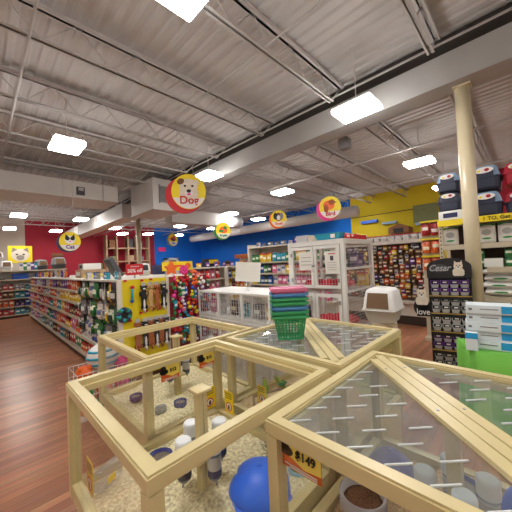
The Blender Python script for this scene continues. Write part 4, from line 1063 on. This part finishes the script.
# --- tall rack with carriers
RX, RY0, RY1 = 5.02, -1.2, .98
t = thing('shelving_unit', 'tall tan rack of carriers and litter bags at the right edge', 'shelving', (RX, RY0, 0)); LN = RY1-RY0
for y in (LN-.05, 0): 
    mb = MB().box(0, y, 0, .05, y+.05, 2.1).box(.5, y, 0, .55, y+.05, 2.1)
    for k in range(34): mb.box(-.002, y+.018, .1+k*.06, 0, y+.032, .125+k*.06, 1)
    obj('upright', mb, ['shelf_tan', 'kick_dark'], t)
for z in (.2, .6, .97, 1.38, 1.72, 2.1):
    s_ = obj('shelf', MB().box(-.03, 0, z-.07, .55, LN-.55 if z in (1.38,) else LN-.05, z), 'shelf_tan', t)
obj('back_panel', MB().box(.55, 0, .1, .57, LN, 2.1), 'kick_dark', t)
o = obj('banner_strip', MB().box(-.045, 0, 2.01, -.032, LN, 2.1), 'yellow', t, label='yellow promotional banner strip')
lettering('1 TO. Get 1 FREE', .068, 'black', t, (-.049, LN-.79, 2.055), R_, bold=.001)
def carrier(loc, rz, label, lower='carrier_navy', upper='carrier_blue', s=1):
    t = thing('pet_carrier', label, 'pet carrier', loc, rz)
    def loft(levels, mt, nm):
        vs = []; n = 8
        for z, wx, wy in levels:
            c_ = .03
            vs += [(s*x, s*y, s*z) for x, y in ((-wx+c_, -wy), (wx-c_, -wy), (wx, -wy+c_), (wx, wy-c_), (wx-c_, wy), (-wx+c_, wy), (-wx, wy-c_), (-wx, -wy+c_))]
        fs = [(k*n+i, k*n+(i+1) % n, (k+1)*n+(i+1) % n, (k+1)*n+i) for k in range(len(levels)-1) for i in range(n)]+[tuple(range(n-1, -1, -1)), tuple(range((len(levels)-1)*n, len(levels)*n))]
        return obj(nm, MB().add(vs, fs), mt, t)
    loft([(0, .13, .2), (.02, .14, .21), (.14, .15, .22), (.15, .165, .235), (.165, .165, .235)], lower, 'lower_shell')
    loft([(.165, .155, .225), (.18, .15, .22), (.27, .13, .2), (.31, .1, .17)], upper, 'upper_shell')
    dr = obj('door_grille', MB().prism([(-.1*s, .03*s), (.1*s, .03*s), (.09*s, .25*s), (-.09*s, .25*s)], -.228*s, -.222*s), lower, t)
    obj('handle', MB().box(-.05*s, -.02*s, .31*s, .05*s, .02*s, .33*s), lower, t)
    obj('printed_sticker', MB().disc(.0, .245*s, .095*s, .038*s, -.24*s, .02*s, 0).disc(.03*s, .245*s, .025*s, .02*s, -.243*s, .004*s, 1).disc(-.05*s, .24*s, .018*s, .014*s, -.243*s, .004*s, 2), ['white', 'carrier_red', 'yellow'], t)
    return t
for (y, z, l, a, b_) in ((.84, 2.245, 'lower navy carrier left of the tan column', 'carrier_navy', 'carrier_navy'), (.84, 2.54, 'upper navy and light blue carrier left of the tan column', 'carrier_navy', 'carrier_blue'),
        (.4, 2.105, 'lower navy and blue carrier right of the tan column', 'carrier_navy', 'carrier_blue'), (.4, 2.475, 'upper navy and blue carrier right of the tan column', 'carrier_navy', 'carrier_blue'),
        (.06, 2.105, 'lower red carrier at the right edge', 'carrier_navy', 'carrier_red'), (.06, 2.5, 'upper red carrier at the right edge', 'carrier_red', 'carrier_red')):
    carrier((RX+.28, y, z), R_, l, a, b_, 1.1 if y > .1 and y < .5 else .94)
box_item('carton', 'flat white carton under the carriers left of the tan column', 'carton', (RX+.22, .82, 2.102), (.4, .3, .14), 'white_plastic', lid='dark_blue')
def litter_bag(loc, rz, label, flat=False, group=None, s=1):
    mb = MB(); vs = []
    for j, (wd, th, z) in enumerate(((.1, .03, 0), (.11, .055, .015), (.112, .06, .12), (.11, .055, .24), (.108, .03, .29), (.11, .006, .31))):
        for i in range(12):
            a = 2*PI*i/12; vs.append((wd*max(-1, min(1, 1.25*math.cos(a)))*s, th*math.sin(a)*s, z*s))
    fs = [(j*12+i, j*12+(i+1) % 12, (j+1)*12+(i+1) % 12, (j+1)*12+i) for j in range(5) for i in range(12)]+[tuple(range(11, -1, -1)), tuple(range(60, 72))]
    mb.add(vs, fs, 0, True)
    T = Matrix.Identity(4)
    if flat:
        T = Matrix.Translation((0, .15*s, .055*s)) @ Matrix.Rotation(PI/2, 4, 'X')
        mb.v = [tuple(T @ Vector(v)) for v in mb.v]
    o = obj('litter_bag', mb, 'white', None, loc, rz); tag(o, label, 'bag', group)
    if not flat:
        obj('green_top', MB().box(-.105*s, -.03*s, .27*s, .105*s, .03*s, .305*s), 'green', o); obj('printed_panel', MB().disc(0, .17*s, .06*s, .05*s, -.064*s, .004*s, 0).disc(0, .07*s, .06*s, .015*s, -.064*s, .004*s, 1), ['light_grey', 'green'], o)
    else: obj('printed_panel', MB().disc(0, .06*s, .05*s, .012*s, -.163*s, .01*s), 'green', o)
    return o
for y, z, l in ((.85, 1.725, 'white litter bag with green top left of the tan column'), (.42, 1.725, 'white litter bag with green top right of the tan column'), (.2, 1.725, 'white litter bag with green top partly hidden at the right edge')):
    litter_bag((RX+.14, y, z), R_, l, s=.88)
litter_bag((RX+.16, .85, 1.385) if False else (RX+.16, .8, 1.385), R_, 'white bag lying under the shelf left of the tan column', True)
for i, (y, c_) in enumerate(((.5, 'green'), (.5, 'green'), (.2, 'green'), (.2, 'green'))):
    goods('can', 'green', (RX+.1, y-.0, 1.383+(i % 2)*.126), R_, 'stacked on the litter rack shelf', 1.2, 1.25)
box_item('carton', 'low white pack between the green cans on the rack', 'carton', (RX+.16, .36, 1.382), (.3, .2, .12), 'white_plastic')
for i in range(4): litter_bag((RX+.2, .3+(.02 if i % 2 else 0), .975+i*.095), R_, ['lowest', 'second', 'third', 'topmost'][i]+' white sack in the pile on the rack behind the white boxes', True, s=1.5 if False else 1.15).scale = (1.35, 1, .82)

# --- black cat food display
dx, dy = 4.32, .76
t = thing('food_display', 'black cardboard display of small food trays with a white dog header', 'display', (dx, dy, 0), facing(dx, dy)+.05); t.scale = (.86, 1, 1)
obj('cardboard_body', MB().box(-.27, .22, 0, .27, .25, 1.4).box(-.27, 0, 0, -.255, .22, 1.4).box(.255, 0, 0, .27, .22, 1.4), 'display_black', t)
p = [(-.28, 1.28), (.28, 1.28)]+[(.28*math.cos(a), 1.42+.12*math.sin(a)) for a in [PI*k/14 for k in range(15)]]
obj('header', MB().prism(p, -.015, .0), 'display_black', t)
lettering('Cesar', .115, 'light_grey', t, (-.12, -.019, 1.41), bold=.0015, shear=.35)
obj('logo_oval', MB().prism([(-.12+.115*math.cos(2*PI*k/24), 1.41+.055*math.sin(2*PI*k/24)) for k in range(24)], -.0165, -.0155), 'dark_grey', t)
def white_dog(par, cx, z, s, y):
    mb = MB(); mb.disc(cx, z, .09*s, .07*s, y, .002, 0).disc(cx-.05*s, z-.03*s, .04*s, .04*s, y-.001, .002, 0).disc(cx+.05*s, z-.03*s, .04*s, .04*s, y-.001, .002, 0)
    mb.disc(cx, z+.09*s, .07*s, .062*s, y-.002, .002, 0).prism([(cx-.065*s, z+.11*s), (cx-.055*s, z+.18*s), (cx-.02*s, z+.14*s)], y-.003, y-.001, 0).prism([(cx+.065*s, z+.11*s), (cx+.055*s, z+.18*s), (cx+.02*s, z+.14*s)], y-.003, y-.001, 0)
    mb.disc(cx-.025*s, z+.1*s, .009*s, .009*s, y-.005, .002, 1).disc(cx+.025*s, z+.1*s, .009*s, .009*s, y-.005, .002, 1).disc(cx, z+.075*s, .014*s, .011*s, y-.005, .002, 1).disc(cx, z+.065*s, .032*s, .025*s, y-.0035, .002, 2)
    obj('dog_picture', mb, ['cream_fur', 'black', 'white'], par)
white_dog(t, .12, 1.36, .8, -.018)
tray_m = {}
for c_ in ('purple', 'blue', 'grey', 'pink'):
    mb = MB(); mb.add([(-.04, -.03, 0), (.04, -.03, 0), (.04, .03, 0), (-.04, .03, 0), (-.052, -.042, .045), (.052, -.042, .045), (.052, .042, .045), (-.052, .042, .045)], [(3, 2, 1, 0), (4, 5, 6, 7), (0, 1, 5, 4), (1, 2, 6, 5), (2, 3, 7, 6), (3, 0, 4, 7)], 0)
    mb.box(-.054, -.044, .045, .054, .044, .052, 1).box(-.055, -.046, .046, .055, -.036, .1, 1).box(-.044, -.0475, .056, .044, -.0455, .092, 2).box(-.02, -.0485, .066, .03, -.047, .082, 3)
    tray_m[c_] = mb.mesh('food_tray', ['light_grey', {'purple': 'purple', 'blue': 'grey', 'grey': 'light_grey', 'pink': 'purple'}[c_], 'soft_black', 'white'])
a_ = facing(dx, dy)+.05; rot = Matrix.Rotation(a_, 4, 'Z')
for k, z in enumerate((1.05, .82, .58, .34, .1)):
    s_ = obj('shelf', MB().box(-.255, 0, z-.014, .255, .22, z), 'display_black', t); obj('gold_edge', MB().box(-.265, -.008, z-.012, .265, -.001, z-.002), 'gold', s_)
    obj('black_front', MB().box(-.265, -.006, z-.055, .265, -.001, z-.014), 'display_black', s_)
    for r_ in range(2):
        for i in range(4):
            if k == 0 and r_ == 1 and False: continue
            c_ = ['purple', 'blue', 'grey', 'pink', 'blue'][k]; pos = rot @ Vector(((-.185+i*.123)*.86, .05, 0))
            put_mesh('food_tray', tray_m[c_], (dx+pos.x, dy+pos.y, z+.001+r_*.1005*.98), a_, ['small purple-rimmed food tray on the top tier of the black display', 'small grey-rimmed food tray on the second tier of the black display', 'small pale food tray on the third tier of the black display',
                'small purple food tray on the fourth tier of the black display', 'small grey food tray on the lowest tier of the black display'][k], 'food tray', f'food trays on tier {k+1} of the black display', (.86, 1, 1))
pnl = obj('side_wing', MB().disc(-.37, .88, .12, .12, .02, .012).box(-.45, .02, .76, -.27, .032, .9), 'display_black', t)
lettering('love', .11, 'white', t, (-.36, .012, .82), bold=.001); white_dog(t, -.37, .98, .95, .016)

# --- green table and boxes
GA = math.atan2(-.32, .16); P1 = Vector((2.96, .36, 0)); ux = Vector((math.cos(GA), math.sin(GA), 0)); uy = Vector((-ux.y, ux.x, 0))
t = thing('covered_table', 'table under a bright green cloth at the right edge', 'table', P1, GA)
obj('table_top', MB().box(.01, .01, .715, 1.09, .44, .735), 'shelf_tan', t)
for x in (.04, 1.02):
    for y in (.04, .38): obj('leg', MB().tube((x+.02, y+.02, 0), (x+.02, y+.02, .715), .015, 8), 'metal', t)
# cloth with soft folds
mb = MB(); loop = []
W, D_ = 1.1, .45; N_ = 40
def edge(u):
    u = u % 1*(2*(W+D_))
    if u < W: return (u, 0, 0, -1)
    u -= W
    if u < D_: return (W, u, 1, 0)
    u -= D_
    if u < W: return (W-u, D_, 0, 1)
    return (0, D_-(u-W), -1, 0)
n = 120; vs = []; fs = []
for i in range(n):
    x, y, nx, ny = edge(i/n); f_ = .5+.5*math.sin(i*.9)
    for k, z in enumerate((.75, .742, .5, .25, .03)):
        o_ = [-.006, .004, .008+.012*f_, .01+.024*f_, .012+.035*f_][k]; vs.append((x+nx*o_, y+ny*o_, z))
for i in range(n):
    j = (i+1) % n
    for k in range(4): fs.append((i*5+k, j*5+k, j*5+k+1, i*5+k+1))
mb.add(vs, fs, 0, True); mb.add([vs[i*5] for i in range(n)], [tuple(range(n))], 0)
tag(obj('tablecloth', mb, 'tablecloth_green', None, P1, GA), 'bright green cloth draped over the table at the right edge', 'tablecloth')
c_ = Vector((3.19, .3, 0))
ba = facing(3.1, .38)
for k in range(5):
    o = thing('medicine_box', ['lowest', 'second', 'third', 'fourth', 'topmost'][k]+' long white box with blue end in the stack on green cloth', 'box', (c_.x+.02*(k % 2), c_.y-.004*k, .7525+k*.0765), ba+.02*(k % 2))
    obj('carton', MB().cbox(0, 0, .038, .32, .2, .075, bev=.002), 'box_white', o)
    obj('blue_end', MB().box(.08, -.1025, .012, .162, -.1005, .072).box(.1605, -.1025, .012, .162, .1, .072), 'box_blue', o)
    obj('printed_text', MB().box(-.06, -.102, .038, .06, -.1004, .046), 'grey', o); obj('printed_mark', MB().box(-.14, -.102, .03, -.115, -.1004, .05), 'grey', o)
fx = Vector((math.cos(ba), math.sin(ba), 0)); fy = Vector((-fx.y, fx.x, 0)); q = c_-fy*.145-fx*.115
o = thing('medicine_box', 'small upright white box with blue top in front of the stack', 'box', (q.x, q.y, .7525), ba); obj('carton', MB().cbox(0, 0, .075, .085, .07, .15), 'box_white', o); obj('blue_top', MB().box(-.044, -.037, .1, .044, -.0352, .151), 'box_blue', o)

# ------------------------------------------------------------------ hanging round signs
def round_sign(loc, r, rim, word, label, pic, cut=(.12, -.12), turn=0, ws=.4, wc='red'):
    t = thing('hanging_sign', label, 'hanging sign', loc, facing(loc[0], loc[1])+turn)
    obj('rim_disc', MB().disc(-cut[0]*r, cut[1]*r, r, r, .02, .06, n=40), rim, t, label='offset coloured rim')
    obj('face_disc', MB().disc(cut[0]*r, -cut[1]*r, r*.93, r*.98, 0, .018, n=40), 'yellow', t)
    cx, cz = cut[0]*r, -cut[1]*r
    obj('white_banner', MB().prism([(cx+r*.9*math.cos(a), cz+r*.95*math.sin(a)) for a in [PI*(1.12+.76*k/16) for k in range(17)]], -.003, 0), 'white', t)
    mb = MB()
    if pic == 'dog':
        mb.disc(cx, cz-.1*r, .52*r, .5*r, -.006, mt=0).disc(cx, cz+.28*r, .5*r, .42*r, -.008, mt=0).disc(cx-.42*r, cz+.55*r, .2*r, .16*r, -.010, mt=1, rot=.5).disc(cx+.4*r, cz+.5*r, .17*r, .15*r, -.010, mt=0, rot=-.5)
        mb.disc(cx-.2*r, cz+.3*r, .07*r, .06*r, -.012, mt=2).disc(cx+.2*r, cz+.3*r, .07*r, .06*r, -.012, mt=2).disc(cx, cz+.02*r, .12*r, .1*r, -.014, mt=2).disc(cx, cz-.1*r, .22*r, .16*r, -.012, mt=3).disc(cx, cz-.16*r, .11*r, .06*r, -.014, mt=4)
    elif pic == 'cat':
        mb.disc(cx, cz+.15*r, .45*r, .4*r, -.006, mt=3).prism([(cx-.42*r, cz+.3*r), (cx-.36*r, cz+.75*r), (cx-.1*r, cz+.45*r)], -.008, -.005, 2).prism([(cx+.42*r, cz+.3*r), (cx+.36*r, cz+.75*r), (cx+.1*r, cz+.45*r)], -.008, -.005, 2)
        mb.disc(cx-.22*r, cz+.3*r, .2*r, .2*r, -.008, mt=2).disc(cx+.22*r, cz+.3*r, .2*r, .2*r, -.008, mt=2).disc(cx, cz+.0, .07*r, .06*r, -.01, mt=4)
    elif pic == 'bird':
        mb.disc(cx-.1*r, cz+.2*r, .5*r, .42*r, -.006, mt=5).disc(cx+.15*r, cz+.45*r, .26*r, .24*r, -.008, mt=6).disc(cx-.35*r, cz-.1*r, .2*r, .35*r, -.008, mt=6).disc(cx+.2*r, cz+.48*r, .03*r, .03*r, -.011, mt=2).prism([(cx+.38*r, cz+.5*r), (cx+.58*r, cz+.4*r), (cx+.38*r, cz+.36*r)], -.009, -.006, 2)
    elif pic == 'small':
        mb.disc(cx, cz+.2*r, .36*r, .5*r, -.006, mt=1).disc(cx-.35*r, cz+.3*r, .25*r, .4*r, -.008, mt=2).disc(cx+.35*r, cz+.3*r, .2*r, .4*r, -.008, mt=7).disc(cx, cz+.1*r, .2*r, .3*r, -.01, mt=3)
    elif pic == 'fish':
        mb.disc(cx, cz+.1*r, .5*r, .35*r, -.006, mt=2).disc(cx+.1*r, cz+.3*r, .3*r, .3*r, -.008, mt=8).prism([(cx-.4*r, cz+.1*r), (cx-.7*r, cz+.4*r), (cx-.7*r, cz-.2*r)], -.007, -.005, 5)
    else:
        mb.disc(cx, cz+.1*r, .5*r, .4*r, -.006, mt=5).disc(cx+.2*r, cz+.35*r, .22*r, .2*r, -.008, mt=9).disc(cx-.3*r, cz-.05*r, .3*r, .15*r, -.008, mt=9)
    obj('animal_picture', mb, ['cream_fur', 'brown', 'black', 'white', 'pink', 'orange', 'rust', 'grey', 'red', 'green'], t)
    lettering(word, r*ws, wc, t, (cx, -.018, cz-.58*r if pic != 'dog' else cz-.5*r), bold=.004)
    obj('hanger_wire', MB().tube((-.4*r, .03, r*.85), (-.4*r, .03, ZC+.02-loc[2]), .004, 5).tube((.4*r, .03, r*.85), (.4*r, .03, ZC+.02-loc[2]), .004, 5), 'metal', t)
    return t
round_sign((2.96, 4.78, 3.04), .36, 'red', 'Dog', 'big round yellow Dog sign with red rim hanging at centre', 'dog', (.13, -.1), 0, .6)
round_sign((1.61, 8.0, 2.32), .24, 'dark_blue', 'Cat', 'round Cat sign with a black and white cat, at the left', 'cat', (.08, -.06), 0, .5, 'purple')
round_sign((5.4, 3.04, 2.7), .245, 'pink', 'Bird', 'round Bird sign with pink rim above the white cabinet', 'bird', (.1, -.08), 0, .5, 'red')
round_sign((5.85, 4.86, 2.76), .235, 'orange', 'Small', 'round small animal sign with an orange rim', 'small', (.07, -.06), 0, .4, 'orange')
round_sign((5.03, 6.26, 2.55), .24, 'green', 'Reptile', 'round green-rimmed Reptile sign before the round duct', 'reptile', (.06, -.06), .35, .34, 'green')
round_sign((6.02, 10.95, 2.75), .27, 'grey', 'Fish', 'small round sign before the blue wall, left of the reptile one', 'fish', (.04, -.04), .7, .4, 'blue')

# ------------------------------------------------------------------ two people far behind the low shelving
def person(loc, rz, label, shirt, hairm, h=1.68):
    s = h/1.7
    J = {0: ((0, 0, .95), .12), 1: ((0, 0, 1.15), .115), 2: ((0, 0, 1.38), .12), 3: ((0, 0, 1.48), .055), 4: ((0, -.01, 1.56), .07), 5: ((0, -.015, 1.64), .085), 6: ((.17, 0, 1.4), .055), 7: ((.21, .01, 1.13), .042), 8: ((.18, -.12, .93), .034), 9: ((.17, -.17, .87), .036),
         10: ((-.17, 0, 1.4), .055), 11: ((-.21, .01, 1.13), .042), 12: ((-.18, -.12, .93), .034), 13: ((-.17, -.17, .87), .036), 14: ((.09, 0, .85), .09), 15: ((.1, -.01, .48), .06), 16: ((.1, .01, .08), .042), 17: ((.1, -.12, .04), .038),
         18: ((-.09, 0, .85), .09), 19: ((-.1, -.01, .48), .06), 20: ((-.1, .01, .08), .042), 21: ((-.1, -.12, .04), .038)}
    E = [(0, 1), (1, 2), (2, 3), (3, 4), (4, 5), (2, 6), (6, 7), (7, 8), (8, 9), (2, 10), (10, 11), (11, 12), (12, 13), (0, 14), (14, 15), (15, 16), (16, 17), (0, 18), (18, 19), (19, 20), (20, 21)]
    def skin(name, ids, grow, mt, par=None):
        idx = {j: i for i, j in enumerate(ids)}; me = bpy.data.meshes.new(name)
        me.from_pydata([tuple(c*s for c in J[j][0]) for j in ids], [(idx[a], idx[b]) for a, b in E if a in idx and b in idx], []); me.materials.append(MATS[mt])
        o = bpy.data.objects.new(name, me); COL.objects.link(o); o.modifiers.new('skin', 'SKIN')
        for j, i in idx.items(): r_ = J[j][1]*s+grow; me.skin_vertices[0].data[i].radius = (r_, r_*.8)
        me.skin_vertices[0].data[0].use_root = True; m_ = o.modifiers.new('sub', 'SUBSURF'); m_.levels = 2; m_.render_levels = 2
        if par: o.parent = par
        return o
    o = skin('person', list(range(22)), 0, 'skin'); o.location = loc; o.rotation_euler = (0, 0, rz); tag(o, label, 'person')
    skin('shirt', [1, 2, 6, 7, 10, 11], .012, shirt, o); skin('trousers', [0, 14, 15, 16, 18, 19, 20], .012, 'dark_blue', o)
    obj('hair', MB().ell((0, .02, 1.655*s), .093*s, .095*s, .105*s), hairm, o)
    for k in (-1, 1): obj('eye', MB().ell((k*.03*s, -.085*s, 1.64*s), .01, .008, .008), 'black', o)
    return o
person((6.3, 8.25, 0), facing(6.3, 8.25), 'left person far behind the low shelving, light brown hair, pink top', 'pink', 'rust')
person((6.75, 8.2, 0), facing(6.75, 8.2), 'right person far behind the low shelving, dark hair, grey top', 'grey', 'hair')
